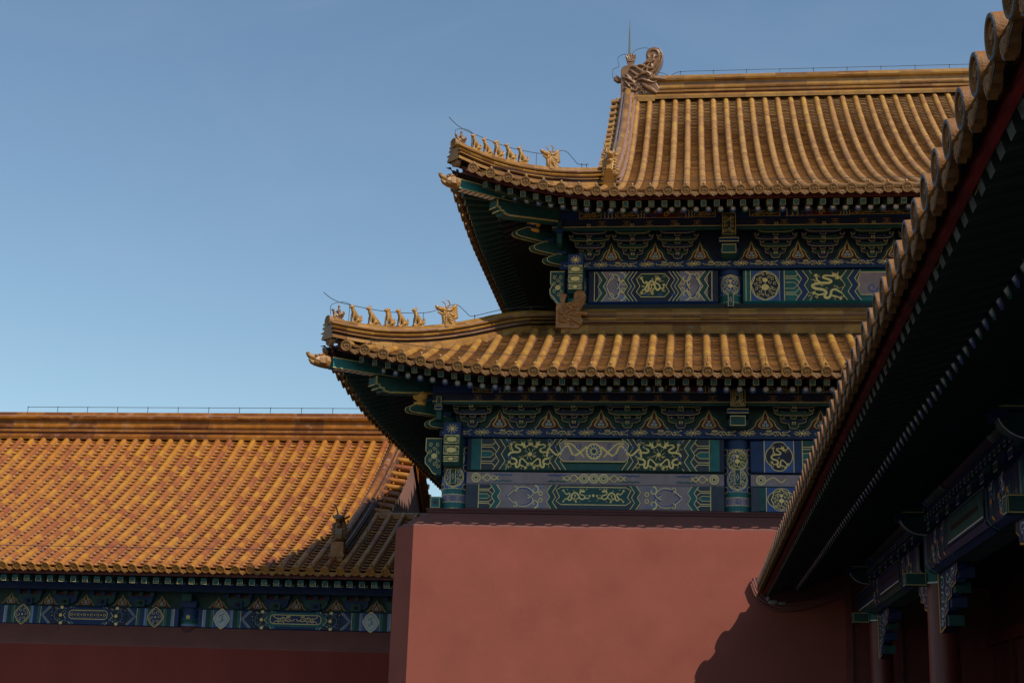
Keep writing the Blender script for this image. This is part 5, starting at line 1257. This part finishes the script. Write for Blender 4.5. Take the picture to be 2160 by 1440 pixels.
def sbeam(x0,x1,kind):
    mb=beam_box(x0,x1,YL,z0,z1,.25,'blue',sh); d=Deco(mb,plane_f(YL)); a,b=z0+.02,z1-.02; cx=(x0+x1)/2; cz=(a+b)/2
    for sg in (1,-1):
        e=x0 if sg>0 else x1; X=lambda t:e+sg*t; seg=lambda p,q:sorted((X(p),X(q)))
        for t0,t1,c in ((.0,.1,'blue'),(.12,.2,'light_blue'),(.2,.32,'deep_green'),(.32,.4,'teal')): lo,hi=seg(t0,t1); d.rect(lo,a,hi,b,c)
        for t in (.12,.4,.84,1.12): d.line([(X(t),a),(X(t),b)],.012,'gold')
        lo,hi=seg(.4,.84); d.rect(lo,a,hi,b,'mid_blue' if kind else 'green'); medal(d,(lo+hi)/2,cz,.2,'pearl' if kind else 'blue',pic=kind)
        for t0,t1,c in ((.86,.92,'light_blue'),(.92,1.04,'deep_green' if kind else 'blue'),(1.04,1.1,'teal')): lo,hi=seg(t0,t1); d.rect(lo,a,hi,b,c)
        # pointed frames
        for off,c,wd in ((0,'light_blue',.03),(.05,'gold',.012),(.1,'blue',.04)):
            d.line([(X(1.36+off),b),(X(1.14+off),cz),(X(1.36+off),a)],wd,c)
        lo,hi=seg(1.4,1.95); d.poly([(lo,a),(hi,a),(hi,b),(lo,b)],'deep_blue')
        rg=random.Random(5)
        for k in range(26):
            px=rg.uniform(lo+.03,hi-.03); pz=rg.uniform(a+.02,b-.02); d.disc(px,pz,.012,'gold' if k%3==0 else 'light_blue',6)
        d.ring((lo+hi)/2,cz,.13,.02,'deep_green',16); d.ring((lo+hi)/2,cz,.17,.01,'light_blue',16); d.disc((lo+hi)/2,cz,.045,'gold',10)
        for zz in (a,b): d.disc((lo+hi)/2+.02,zz+(.02 if zz==a else -.02),.04,'gold',8,1.2)
        for off,c,wd in ((0,'gold',.014),(.045,'teal',.05),(.09,'light_blue',.02)):
            d.line([(X(1.95+off),b),(X(1.75+off),cz),(X(1.95+off),a)],wd,c)
    l,r=x0+1.98,x1-1.98; P=[(l,a+.13)]+[(l-.06,a+.17),(l-.07,cz+.02),(l-.06,b-.13),(l,b-.09),(r,b-.09),(r+.06,b-.13),(r+.07,cz+.02),(r+.06,a+.17),(r,a+.13)]
    d.poly([(l-.1,a+.06),(r+.1,a+.06),(r+.2,cz),(r+.1,b-.03),(l-.1,b-.03),(l-.2,cz)],'teal' if kind else 'blue'); d.poly(P,'blue' if kind else 'slate'); d.line(P,.016,'gold',True)
    if kind: hw=(r-l)/2; d.dragon(l,a+.13,hw,b-a-.22,False,2,wisps=6); d.dragon(cx,a+.13,hw,b-a-.22,True,2,wisps=6)
    else:
        n=11
        for i in range(n):
            px=l+(r-l)*i/(n-1); (d.disc if i%2 else d.ring)(px,cz+.02,*((.018,'gold',6) if i%2 else (.03,.01,'gold',8)))
            if i<n-1:
                dx=(r-l)/(n-1); d.line([(px,cz-.08),(px+dx,cz+.11)],.012,'maroon'); d.line([(px,cz+.11),(px+dx,cz-.08)],.012,'mid_blue')
                for zz in (-.05,.09): d.disc(px+dx/2,cz+zz,.014,'light_blue',6)
    mb.build("painted_beam",sh)
sbeam(-17.98,-13.12,False); sbeam(-12.6,-7.45,True); sbeam(-22,-18.5,False)
def scol(d,R_,w2):
    R_(3.9,4.36,'blue'); R_(3.9,3.94,'light_blue'); R_(3.94,4.0,'teal'); R_(4.0,4.04,'deep_green'); R_(4.04,4.08,'teal')
    d.line([(-.2,4.1),(0,4.33),(.2,4.1)],.05,'deep_green'); d.line([(-.24,4.1),(0,4.37),(.24,4.1)],.014,'gold'); d.disc(0,4.12,.05,'gold',8); d.spiral(-.08,4.16,.05,1,0,1,.02,'teal'); d.spiral(.08,4.16,.05,1,0,-1,.02,'teal')
column(-12.86,YL+.2,.24,3.7,4.36,sh,scol)
mb=MB(); mb.box((XL,YL+.1,3.5),(XE-.25,YL+.4,4.4),'black_wood'); mb.build("timber_backing",sh)
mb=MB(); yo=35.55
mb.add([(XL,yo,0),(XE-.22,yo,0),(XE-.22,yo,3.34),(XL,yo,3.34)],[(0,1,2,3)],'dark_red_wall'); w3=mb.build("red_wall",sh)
mb=MB(); mb.add([(XL,yo,3.34),(XE-.22,yo,3.34),(XE-.22,yo,3.365),(XL,yo,3.365),(XL,YL+.05,3.86),(XE-.22,YL+.05,3.86)],[(0,1,2,3),(3,2,5,4)],'wall_cap'); mb.build("sloped_wall_cap",w3)
# ridge, gable ridge, gable wall
YR3=33.8+D3+.12
mr3=ridge([(x,YR3,zr3+.0) for x in np.linspace(XL,XGL+.3,14)],main_prof('orange_glaze',.86,.22),.88).build("main_ridge",sr)
cp=[(XGL,33.8+d_,E3.z(0,d_)+.05) for d_ in np.linspace(.95,D3,16)]
gr3=ridge(cp,hip_prof('orange_glaze',.40,.15,'groove_shade',-.12),.40).build("gable_ridge",sr)  # mortar bands take the recess colour too, painting this ridge's shade
HEADB=FH.copy(); HEADB.materials.clear(); HEADB.materials.append(MATS['brown_glaze'])
link("ridge_head",HEADB,gr3,mtx=yaw_m((XGL,34.60,E3.z(0,.8)+.50),R(90),1.05))
mb=MB(); mb.box((XGL-.16,34.42,E3.z(0,.6)-.02),(XGL+.16,34.95,E3.z(0,.6)+.5),'orange_glaze'); mb.box((XGL-.2,34.38,E3.z(0,.6)+.12),(XGL+.2,34.97,E3.z(0,.6)+.2),'orange_glaze'); mb.build("ridge_plinth",gr3)
mb=MB(); xw=XGL+.34
gp=[(xw,33.8+3.5,E3.z(0,3.5)-.3)]+[(xw,33.8+d_,E3.z(0,d_)-.12) for d_ in np.linspace(3.6,D3,8)]+[(xw,33.8+2*D3-d_,E3.z(0,d_)-.12) for d_ in np.linspace(D3,3.3,8)]
mb.add(gp,[tuple(range(len(gp)))],'gable_plaster'); mb.build("gable_wall",sh)
mb=MB()
for back in (0,1):
    for d_ in np.arange(2.6 if back else 3.7,D3,.36):
        z=E3.z(0,d_); y=33.8+(2*D3-d_ if back else d_); t=rnd.random()
        mb.tube([(XGL+.1,y,z+.12),(XGL+.62,y,z+.05)],.085,'orange_tube',10,True,t); mb.ball((XGL+.36,y,z+.2),.032,'orange_tube',5)
    for i in range(12):
        d0=2.3+(D3-2.3)*i/12; d1=2.3+(D3-2.3)*(i+1)/12; Y=lambda q:33.8+(2*D3-q if back else q)
        mb.add([(XGL+.6,Y(d0),E3.z(0,d0)-.06),(XGL+.05,Y(d0),E3.z(0,d0)+.02),(XGL+.05,Y(d1),E3.z(0,d1)+.02),(XGL+.6,Y(d1),E3.z(0,d1)-.06)],[(0,1,2,3)],'orange_pan')
        if d0>3.4 or back: mb.add([(XGL+.42,Y(d0),E3.z(0,d0)-.5),(XGL+.42,Y(d0),E3.z(0,d0)-.04),(XGL+.42,Y(d1),E3.z(0,d1)-.04),(XGL+.42,Y(d1),E3.z(0,d1)-.5)],[(0,1,2,3)],'orange_glaze')
mb.build("gable_tiles",sr)
lr=ridge([(XGL+.2,33.8+3.66,E3.z(0,3.6)+.0),(XE-.3,33.8+3.66,E3.z(0,3.6)+.0)],[(.2,-.1,'orange_glaze'),(.2,.04,'orange_glaze'),(.1,.1,'orange_glaze'),(-.1,.1,'orange_glaze'),(-.2,.04,'orange_glaze'),(-.2,-.1,'orange_glaze')],.4).build("low_ridge",sr)
mb=MB(); pts=[(x,YR3,zr3+1.03) for x in np.arange(-20.8,XGL+.2,.985)]; mb.tube(pts,.0085,'wire',4)
for p in pts: mb.tube([p,(p[0],p[1],p[2]-.16)],.01,'wire',4); mb.ball(p,.02,'wire',4)
mb.build("lightning_wire",mr3)
mb=MB(); pts=[(x,34.4,E3.z(0,.6)+.27) for x in np.arange(-18.6,-8.9,P3*3)]+[(-8.1,34.8,E3.z(0,1)+.35)]; mb.tube(pts,.0075,'wire',4)
for p in pts: mb.tube([p,(p[0],p[1],p[2]-.2)],.0075,'wire',4)
mb.tube(crom([(-8.1,34.8,E3.z(0,1)+.35),(-8.3,36,E3.z(0,2.2)+.5),(-8.4,37.2,E3.z(0,3.4)+.5)],4),.0065,'wire',4)
mb.build("lightning_wire",sr)
# ================================================================== RIGHT GALLERY
rg_=empty("foreground_gallery","nearest gallery in deep shade with red columns, its tiled eave rising steeply at right","gallery building")
Y0,Y1=2.6,28.36; XE4=1.30; Z4=4.41
def rise4(d): return .42*d+.035*d*d
class G4:
    zb=Z4
    def z(s,u,d): return Z4+rise4(d)
    def S(s,side=True): return lambda u,d:(XE4+d,Y0+u,Z4+rise4(d))
E4=G4(); P4=.353
us4=[.1+P4*i for i in range(int((Y1-Y0-.1)/P4))]
mb=roof_tiles("",None,E4.S(),us4,lambda u:4.2,None,P4,'ochre_tube','ochre_pan','mortar',plen=.2)
mb.add([(XE4+4.2,Y0,E4.z(0,4.2)),(XE4+4.2,Y1,E4.z(0,4.2)),(XE4+8.6,Y1,4.5),(XE4+8.6,Y0,4.5)],[(0,1,2,3)],'ochre_pan')
for i in range(8):
    a=.0+4.2*i/8; b_=.0+4.2*(i+1)/8; mb.add([(XE4+a,Y0,E4.z(0,a)-.04),(XE4+a,Y1,E4.z(0,a)-.04),(XE4+b_,Y1,E4.z(0,b_)-.04),(XE4+b_,Y0,E4.z(0,b_)-.04)],[(0,1,2,3)],'black_wood')
gro=mb.build("tiled_roof",rg_)
mat("weathered_relief",(.33,.135,.03),.6,.3,None,12,.3,60,spec=.3)
mat("tile_side",(.13,.055,.016),.7,.3,None,12,.3,60,spec=.2)  # bare, dirty tile sides, darkened further with painted under-roof shade
mat("bare_rim",(.12,.105,.105),.8,.2,None,20,.3,80)
# foreground end tiles show an unglazed rim and a deeper coiled relief
def fg_end():
    mb=MB(); r=.100; n=32
    prof=[(r*.95,.07,'weathered_relief'),(r*.95,.03,'weathered_relief'),(r,.015,'weathered_relief'),(r,-.03,'bare_rim'),(r*.97,-.036,'bare_rim'),(r*.80,-.036,'weathered_relief'),(r*.74,-.015,'weathered_relief'),(.001,-.013,'weathered_relief')]
    for (a,y0,m),(b,y1,_) in zip(prof,prof[1:]):
        vs=[(a*math.cos(2*math.pi*i/n),y0,a*math.sin(2*math.pi*i/n)) for i in range(n)]+[(b*math.cos(2*math.pi*i/n),y1,b*math.sin(2*math.pi*i/n)) for i in range(n)]
        mb.add(vs,[(i,i+n,(i+1)%n+n,(i+1)%n) for i in range(n)],m,.6,a==b)
    P=crom([(-.055,-.03),(-.02,-.06),(.035,-.055),(.06,-.005),(.03,.02),(-.01,.0),(-.045,.02),(-.03,.055),(.02,.06),(.05,.045)],4)
    mb.tube([(p[0],-.016,p[1]) for p in P],[.005+.008*math.sin(math.pi*i/len(P)) for i in range(len(P))],'weathered_relief',6)
    rg=random.Random(2)
    for k in range(9):
        a=k*.75; mb.tube(crom([(.03*math.cos(a),-.016,.03*math.sin(a)),(.05*math.cos(a+.4),-.018,.05*math.sin(a+.4)),(.066*math.cos(a+.1),-.016,.066*math.sin(a+.1))],3),.0045,'weathered_relief',5)
    mb.tube([(0,.14,.09),(0,.14,.135),(0,.14,.16),(0,.14,.175)],[.03,.036,.03,.008],'weathered_relief',10)
    return mb.mesh("round_end_tile")
def fg_drip(var=0):
    rg=random.Random(var); mb=MB(); w2=.135; top=[(-w2+2*w2*i/10,-.045*(1-((i-5)/5)**2)) for i in range(11)]
    bot=[(w2,-.03),(w2*.88,-.08),(w2*.62,-.105),(w2*.5,-.135),(w2*.25,-.15),(0,-.178),(-w2*.25,-.15),(-w2*.5,-.135),(-w2*.62,-.105),(-w2*.88,-.08),(-w2,-.03)]
    bot=[(a+rg.uniform(-.005,.005),b+rg.uniform(-.003,.01)) for a,b in bot]
    mb.prism(top+bot,lambda x,z:(x,-.016+z*.15,z),lambda x,z:(x,.022+z*.15,z),'weathered_relief',sidem='tile_side')
    d_=Deco(mb,lambda a,b,o:(a,-.016+b*.15-o,b)); d_.line([(a*.94,b*.95) for a,b in bot],.017,'bare_rim')
    for P in ([(-.09,-.07),(-.05,-.05),(-.035,-.1),(0,-.065),(.03,-.11),(.055,-.06),(.09,-.075)],[(-.04,-.125),(0,-.10),(.02,-.15),(.05,-.12)]):
        P=crom(P,3); mb.tube([(p[0],-.02+p[1]*.15,p[1]) for p in P],.009,'weathered_relief',5)
    Q=[(p[0]*.88,p[1]+.018) for p in bot]; mb.tube([(p[0],-.02+p[1]*.15,p[1]) for p in Q],.008,'weathered_relief',5,False)
    # pan tile lip and mortar plug behind
    for k in range(2):
        y=.02+k*.05; vs=[]
        for i in range(9):
            x=-w2+2*w2*i/8; zz=-.045*(1-((i-4)/4)**2)+.01+k*.012; vs+=[(x,y,zz),(x,y+.06,zz+.03)]
        mb.add(vs,[(2*i,2*i+2,2*i+3,2*i+1) for i in range(8)],'tile_side')
    mb.ball((w2*1.1,.02,.01),.04,'mortar',6,(1,.5,.9)); mb.ball((w2*.95,.03,.0),.03,'mortar',5)
    return mb.mesh("drip_tile")
FE=fg_end(); FD=[fg_drip(i) for i in range(3)]
S=E4.S()
for i,u in enumerate(us4):
    a=Vector(S(u,0)); b_=Vector(S(u,.3)); o=(a-b_).normalized(); place_row(gro,FE,"round_end_tile",[a+o*.05+Vector((0,0,.03))],[(-1,0,-.06)])
    a=Vector(S(u+P4/2,0)); place_row(gro,FD[i%3],"drip_tile",[a+o*.03],[(-1,0,-.03)])
mat("peeling_red",(.26,.016,.012),.6,.3,None,4,.5,25,dirt=(.03,.03,.025),dirtamt=.9,dscale=5)
mb=MB(); n=40
for i in range(n):
    a=Y0+(Y1-Y0)*i/n; b_=Y0+(Y1-Y0)*(i+1)/n
    mb.add([(XE4+.07,a,4.30),(XE4+.07,b_,4.30),(XE4+.09,b_,4.46),(XE4+.09,a,4.46)],[(0,1,2,3)],'peeling_red')
mb.add([(XE4+.07,Y0,4.30),(XE4+.07,Y1,4.30),(XE4+.11,Y1,4.30),(XE4+.11,Y0,4.30)],[(0,1,2,3)],'peeling_red'); mb.build("eave_board",gro)
mat("rafter_dark",(.006,.016,.014),.7)
mat("old_green",(.09,.12,.11),.7,.3,None,6,.3,40,dirt=(.03,.04,.035),dirtamt=.8,dscale=9)
def fr(i,y):
    mb=MB(); p=Vector((XE4+.12,y,4.30)); q=Vector((XE4+.9,y,4.53)); mb.beam(p,q,.11,.115,'rafter_dark','old_green')
    d=Deco(mb,lambda a,b,o:(XE4+.12-o+(b)*.28,y+a,4.30+b)); 
    if i%5==2: d.line([(-.045,-.05),(.045,-.05),(.045,.05),(-.045,.05)],.007,'gold',True)
    mb.build("flying_rafter",gro)
for i in range(98): fr(i,28.2-.232*i)
def rr(i,y):
    mb=MB(); x0=1.98; z0=4.40; p=Vector((x0,y,z0)); q=Vector((3.5,y,z0+.62)); mb.tube([p,q],.072,'rafter_dark',10,False)
    d_=(q-p).normalized(); up_=Vector((-d_.z,0,d_.x)); c='mid_blue' if i%2 else 'teal'
    for (r_,cz,off,cm) in ((.072,0,0,c),(.055,.012,.003,'light_blue' if i%2 else 'pearl'),(.043,.02,.005,'white'),(.014,.04,.007,'amber')):
        mb.add([p-d_*off+Vector((0,1,0))*(r_*math.cos(2*math.pi*j/14))+up_*(cz+r_*math.sin(2*math.pi*j/14)) for j in range(14)],[tuple(range(14))],cm)
    mb.build("round_rafter",gro)
for i in range(98): rr(i,28.15-.240*i)
mb=MB(); mb.box((1.99,Y0,4.47),(2.06,Y1,4.55),'maroon'); mb.build("rafter_strip",gro)
# curved end board and moulding where the eave meets the hall wall
prof=[(1.17,4.60),(1.25,4.38),(1.42,4.2),(1.75,4.10),(2.2,4.16),(2.6,4.28),(3.05,4.5),(3.5,4.9)]
pc=crom(prof,5); mb=MB(); poly=[(p[0],p[1]) for p in pc]+[(4.4,5.8),(1.3,4.62)]
mb.prism(poly,lambda a,b:(a,28.34,b),lambda a,b:(a,28.41,b),'red_wood')
for off,r_ in ((0,.03),(-.06,.03),(-.11,.02)): mb.tube([(p[0]+off*.5,28.34+off*.2,p[1]+off) for p in pc],r_,'wall_cap',8)
mb.ball((1.55,28.3,4.14),.07,'clay',6,(1.5,.6,.7)); mb.ball((1.72,28.3,4.12),.06,'clay',6,(1.5,.6,.6)); mb.ball((1.45,28.3,4.2),.05,'clay',6)
mb.build("end_board",rg_)
# columns, beams
XC=3.42
def gcol(y):
    mb=MB(); mb.tube([(XC,y,0),(XC,y,3.9)],[.225,.2],'column_red',24,False); mb.tube([(XC,y,3.72),(XC,y,4.4)],[.215,.215],'teal',20,False)
    mb.tube([(XC,y,3.73),(XC,y,3.75)],.222,'white',20,False)
    return mb.build("column",rg_)
ys=(27.2,20.5,13.8,7.1)
for y in ys: gcol(y)
def xface(x): return lambda a,b,o:(x-o,a,b)
def gbeam(ya,yb,ca,cb):
    """thick architrave with rounded lower edge between two columns (ya<yb), painted on the outer face and underside"""
    mb=MB(); P=[(3.62,3.86),(3.30,3.86),(3.22,3.90),(3.18,3.97),(3.18,4.30),(3.22,4.36),(3.62,4.38)]
    mb.add([(a,ya,b) for a,b in P]+[(a,yb,b) for a,b in P],[(i,i+7,(i+1)%7+7,(i+1)%7) for i in range(7)],'green')
    PP=[0]; 
    for (a,b) in zip(P[1:6],P[2:6]): PP.append(PP[-1]+math.hypot(b[0]-a[0],b[1]-a[1]))
    def f(s,t,o):  # t along the profile from the underside up
        t=max(0,min(PP[-1]-1e-6,t)); k=max(i for i in range(len(PP)) if PP[i]<=t); k=min(k,len(PP)-2)
        q=(t-PP[k])/(PP[k+1]-PP[k]); a=P[1+k]; b=P[2+k]; nx,nz=-(b[1]-a[1]),(b[0]-a[0]); l=math.hypot(nx,nz)
        return (a[0]+(b[0]-a[0])*q+nx/l*o*1.0,s,a[1]+(b[1]-a[1])*q+nz/l*o)
    d=Deco(mb,f); T=PP[-1]; L=yb-ya
    def strip(s0,s1,t0,t1,m):
        cuts=sorted({t0,t1}|{p for p in PP if t0<p<t1}); o=d.nxt()
        for a,b in zip(cuts,cuts[1:]): mb.add([f(s0,a+1e-5,o),f(s0,b-1e-5,o),f(s1,b-1e-5,o),f(s1,a+1e-5,o)],[(0,1,2,3)],m)
    cols=['blue','teal','light_blue','blue','green','blue']
    for e,sg in ((ya,1),(yb,-1)):
        s=e
        for k,wd in enumerate((.10,.12,.05,.14,.06,.10)):
            strip(min(s,s+sg*wd),max(s,s+sg*wd),0,T,cols[k]); 
            d.line([(s+sg*wd,t) for t in list(PP)],.012,'gold' if k%2 else 'white'); s+=sg*wd
        strip(min(s,s+sg*1.25),max(s,s+sg*1.25),0,T,'blue'); 
        rg=random.Random(4)
        for k in range(26):
            cx=s+sg*rg.uniform(.08,1.15); cz=rg.uniform(.14,T-.08); d.spiral(cx,cz,rg.uniform(.05,.10),1.1,rg.uniform(0,6),1,.03,('teal','light_blue','green','white')[k%4])
        for q in (.25,.65,1.05): d.disc(s+sg*q,T*.55,.035,'amber',8,1.6); d.disc(s+sg*q,.14,.03,'amber',8,1.5)
        s+=sg*1.25
        for k,wd in enumerate((.07,.1)): strip(min(s,s+sg*wd),max(s,s+sg*wd),0,T,('teal','blue')[k]); s+=sg*wd
        d.line([(s,t) for t in PP],.014,'white')
    s0,s1=ya+1.95,yb-1.95; strip(s0,s1,0,T,cb); strip(s0+.06,s1-.06,.21,T-.04,ca)
    d.line([(s0+.06,.21),(s1-.06,.21),(s1-.06,T-.04),(s0+.06,T-.04)],.018,'white',True)
    d.line([(s0+.3,T*.62),(s1-.3,T*.62)],.06,'black_wood')
    mb.build("painted_beam",rg_)
gbeam(20.72,26.98,'blue','green'); gbeam(14.02,20.28,'teal','blue'); gbeam(7.3,13.6,'blue','green'); gbeam(27.42,27.9,'blue','green')
for ya,yb,c in ((20.72,27.9,'deep_green'),(14.02,20.28,'deep_blue'),(7.3,13.6,'deep_green')):
    mb=MB(); mb.box((3.22,ya,4.60),(3.36,yb,4.74),'blue'); mb.tube([(3.32,ya,4.92),(3.32,yb,4.92)],.19,c,20,False)
    f=lambda s,t,o:(3.32-(.19+o)*math.cos(t/.19),s,4.92+(.19+o)*math.sin(t/.19)); d=Deco(mb,f)
    for e,sg in ((ya,1),(yb,-1)):
        for k,(q0,q1,m) in enumerate(((0,.14,'blue'),(.14,.22,'teal'),(.22,.34,'blue'),(.34,1.5,'green' if c=='deep_blue' else 'blue'),(1.5,1.6,'teal'))):
            lo,hi=sorted((e+sg*q0,e+sg*q1)); o=d.nxt()
            for j in range(8):
                t0=-.26+.4*j/8; t1=-.26+.4*(j+1)/8; mb.add([f(lo,t0,o),f(hi,t0,o),f(hi,t1,o),f(lo,t1,o)],[(0,1,2,3)],m)
            d.line([(e+sg*q1,-.26+.05*j) for j in range(9)],.012,'white' if k%2 else 'gold')
        rg=random.Random(9)
        for k in range(22): d.spiral(e+sg*rg.uniform(.42,1.42),rg.uniform(-.2,.08),rg.uniform(.04,.07),1.1,rg.uniform(0,6),1,.014,('teal','light_blue','green')[k%3])
        for q in (.6,1.15): d.disc(e+sg*q,-.08,.03,'amber',8,1.6)
    mb.build("eave_purlin",rg_)
# small bracket pieces between beam and board
def gbr(ca,cb):
    mb=MB(); mb.box((-.10,-.11,0),(.08,.11,.10),ca); 
    P=[(-.28,.20),(-.26,.12),(-.14,.06),(.14,.06),(.26,.12),(.28,.20)]
    mb.prism(P,lambda a,b:(-.06,a,b),lambda a,b:(.05,a,b),cb)
    for y in (-.24,0,.24): mb.box((-.10,y-.055,.17),(.05,y+.055,.235),ca); Deco(mb,lambda a,b,o:(-.10-o,a,b)).line([(y-.05,.175),(y+.05,.175),(y+.05,.23),(y-.05,.23)],.008,'white',True)
    d=Deco(mb,lambda a,b,o:(-.10-o,a,b)); d.line([(-.1,.01),(.1,.01),(.1,.095),(-.1,.095)],.009,'white',True)
    return mb.mesh("bracket_set")
GA=gbr('green','blue'); GB=gbr('blue','green')
k=0
for ya,yb in ((20.5,27.2),(13.8,20.5),(7.1,13.8)):
    for i in range(1,9): link("bracket_set",GA if k%2 else GB,rg_,loc=(3.26,ya+(yb-ya)*i/9,4.375)); k+=1
for y in ys:
    mb=MB(); P=[(y-.16,4.66),(y+.16,4.66),(y+.16,4.98),(y-.16,4.98)]
    mb.box((2.74,y-.15,4.68),(3.34,y+.15,4.98),'green'); 
    for (a0,b0,a1,b1) in ((2.78,4.71,3.2,4.95),):
        d=Deco(mb,lambda a,b,o:(a,y-.15-o,b)); d.line([(a0,b0),(a1,b0),(a1,b1),(a0,b1)],.012,'gold',True)
    d=Deco(mb,lambda a,b,o:(2.74-o,a,b)); d.line([(y-.13,4.7),(y+.13,4.7),(y+.13,4.96),(y-.13,4.96)],.012,'white',True)
    # curved arm below
    P=crom([(3.3,4.40),(3.08,4.42),(2.93,4.52),(2.86,4.66)],4); poly=[(p[0],p[1]) for p in P]+[(3.3,4.66)]
    mb.prism(poly,lambda a,b:(a,y-.10,b),lambda a,b:(a,y+.10,b),'green'); mb.tube([(p[0],y-.103,p[1]) for p in P],.008,'white',4)
    mb.box((2.83,y-.13,4.6),(2.98,y+.13,4.68),'blue'); mb.build("column_bracket",rg_)
    mb=MB(); mb.box((2.92,y-.09,3.70),(3.22,y+.09,3.88),'green'); d=Deco(mb,lambda a,b,o:(2.92-o,a,b)); d.line([(y-.08,3.71),(y+.08,3.71),(y+.08,3.87),(y-.08,3.87)],.01,'white',True)
    d=Deco(mb,lambda a,b,o:(a,y-.09-o,b)); d.line([(2.93,3.71),(3.2,3.71),(3.2,3.87),(2.93,3.87)],.01,'gold',True); mb.build("tenon_end",rg_)
    # carved brackets under the beam on both sides
    for sg in (-1,1):
        if y>27 and sg>0: continue
        Y=lambda t:y+sg*(.21+t)
        prof=[(a*1.9,b) for a,b in [(0,3.86),(.72,3.86),(.74,3.76),(.66,3.70),(.66,3.62),(.50,3.58),(.48,3.48),(.34,3.44),(.32,3.32),(.20,3.26),(.19,3.12),(.0,3.06)]]
        mb=MB(); pl=[(Y(a),b) for a,b in prof]
        mb.prism(pl if sg<0 else pl[::-1],lambda a,b:(3.36,a,b),lambda a,b:(3.48,a,b),'blue')
        d=Deco(mb,xface(3.36)); d.line(pl[1:],.022,'amber'); d.line([(Y(a*.86),3.86-(3.86-b)*.88) for a,b in prof[1:]],.012,'white')
        rg=random.Random(3)
        for (a,b,r_) in ((.12,3.7,.1),(.36,3.74,.09),(.56,3.77,.07),(.12,3.5,.09),(.3,3.58,.08),(.1,3.3,.08),(.24,3.42,.07),(.08,3.17,.05),(.48,3.66,.06)):
            c=('teal','light_blue','mid_blue')[int(a*100)%3]; [(d.line([(Y(a*1.9)+r_*1.7*math.cos(t_)*(1-k_),b+r_*math.sin(t_)*(1-k_)) for t_,k_ in [(a*9+.6*j_,.07*j_) for j_ in range(12)]],w_,m_)) for w_,m_ in ((.045,c),(.014,'white'))]
        mb.tube([(3.35,Y(.01),3.86),(3.35,Y(.01),3.06)],.012,'amber',5)
        # small bracket arms in front of the carved board
        for (a,b,c) in ((1.25,3.66,'blue'),(.94,3.50,'green'),(.64,3.34,'blue'),(.36,3.12,'green')):
            mb.box((3.38,min(Y(a),Y(a+.14)),b),(3.58,max(Y(a),Y(a+.14)),b+.14),c)
        mb.build("carved_bracket",rg_)
# inner wall of the gallery, pilaster and door wall in the dark
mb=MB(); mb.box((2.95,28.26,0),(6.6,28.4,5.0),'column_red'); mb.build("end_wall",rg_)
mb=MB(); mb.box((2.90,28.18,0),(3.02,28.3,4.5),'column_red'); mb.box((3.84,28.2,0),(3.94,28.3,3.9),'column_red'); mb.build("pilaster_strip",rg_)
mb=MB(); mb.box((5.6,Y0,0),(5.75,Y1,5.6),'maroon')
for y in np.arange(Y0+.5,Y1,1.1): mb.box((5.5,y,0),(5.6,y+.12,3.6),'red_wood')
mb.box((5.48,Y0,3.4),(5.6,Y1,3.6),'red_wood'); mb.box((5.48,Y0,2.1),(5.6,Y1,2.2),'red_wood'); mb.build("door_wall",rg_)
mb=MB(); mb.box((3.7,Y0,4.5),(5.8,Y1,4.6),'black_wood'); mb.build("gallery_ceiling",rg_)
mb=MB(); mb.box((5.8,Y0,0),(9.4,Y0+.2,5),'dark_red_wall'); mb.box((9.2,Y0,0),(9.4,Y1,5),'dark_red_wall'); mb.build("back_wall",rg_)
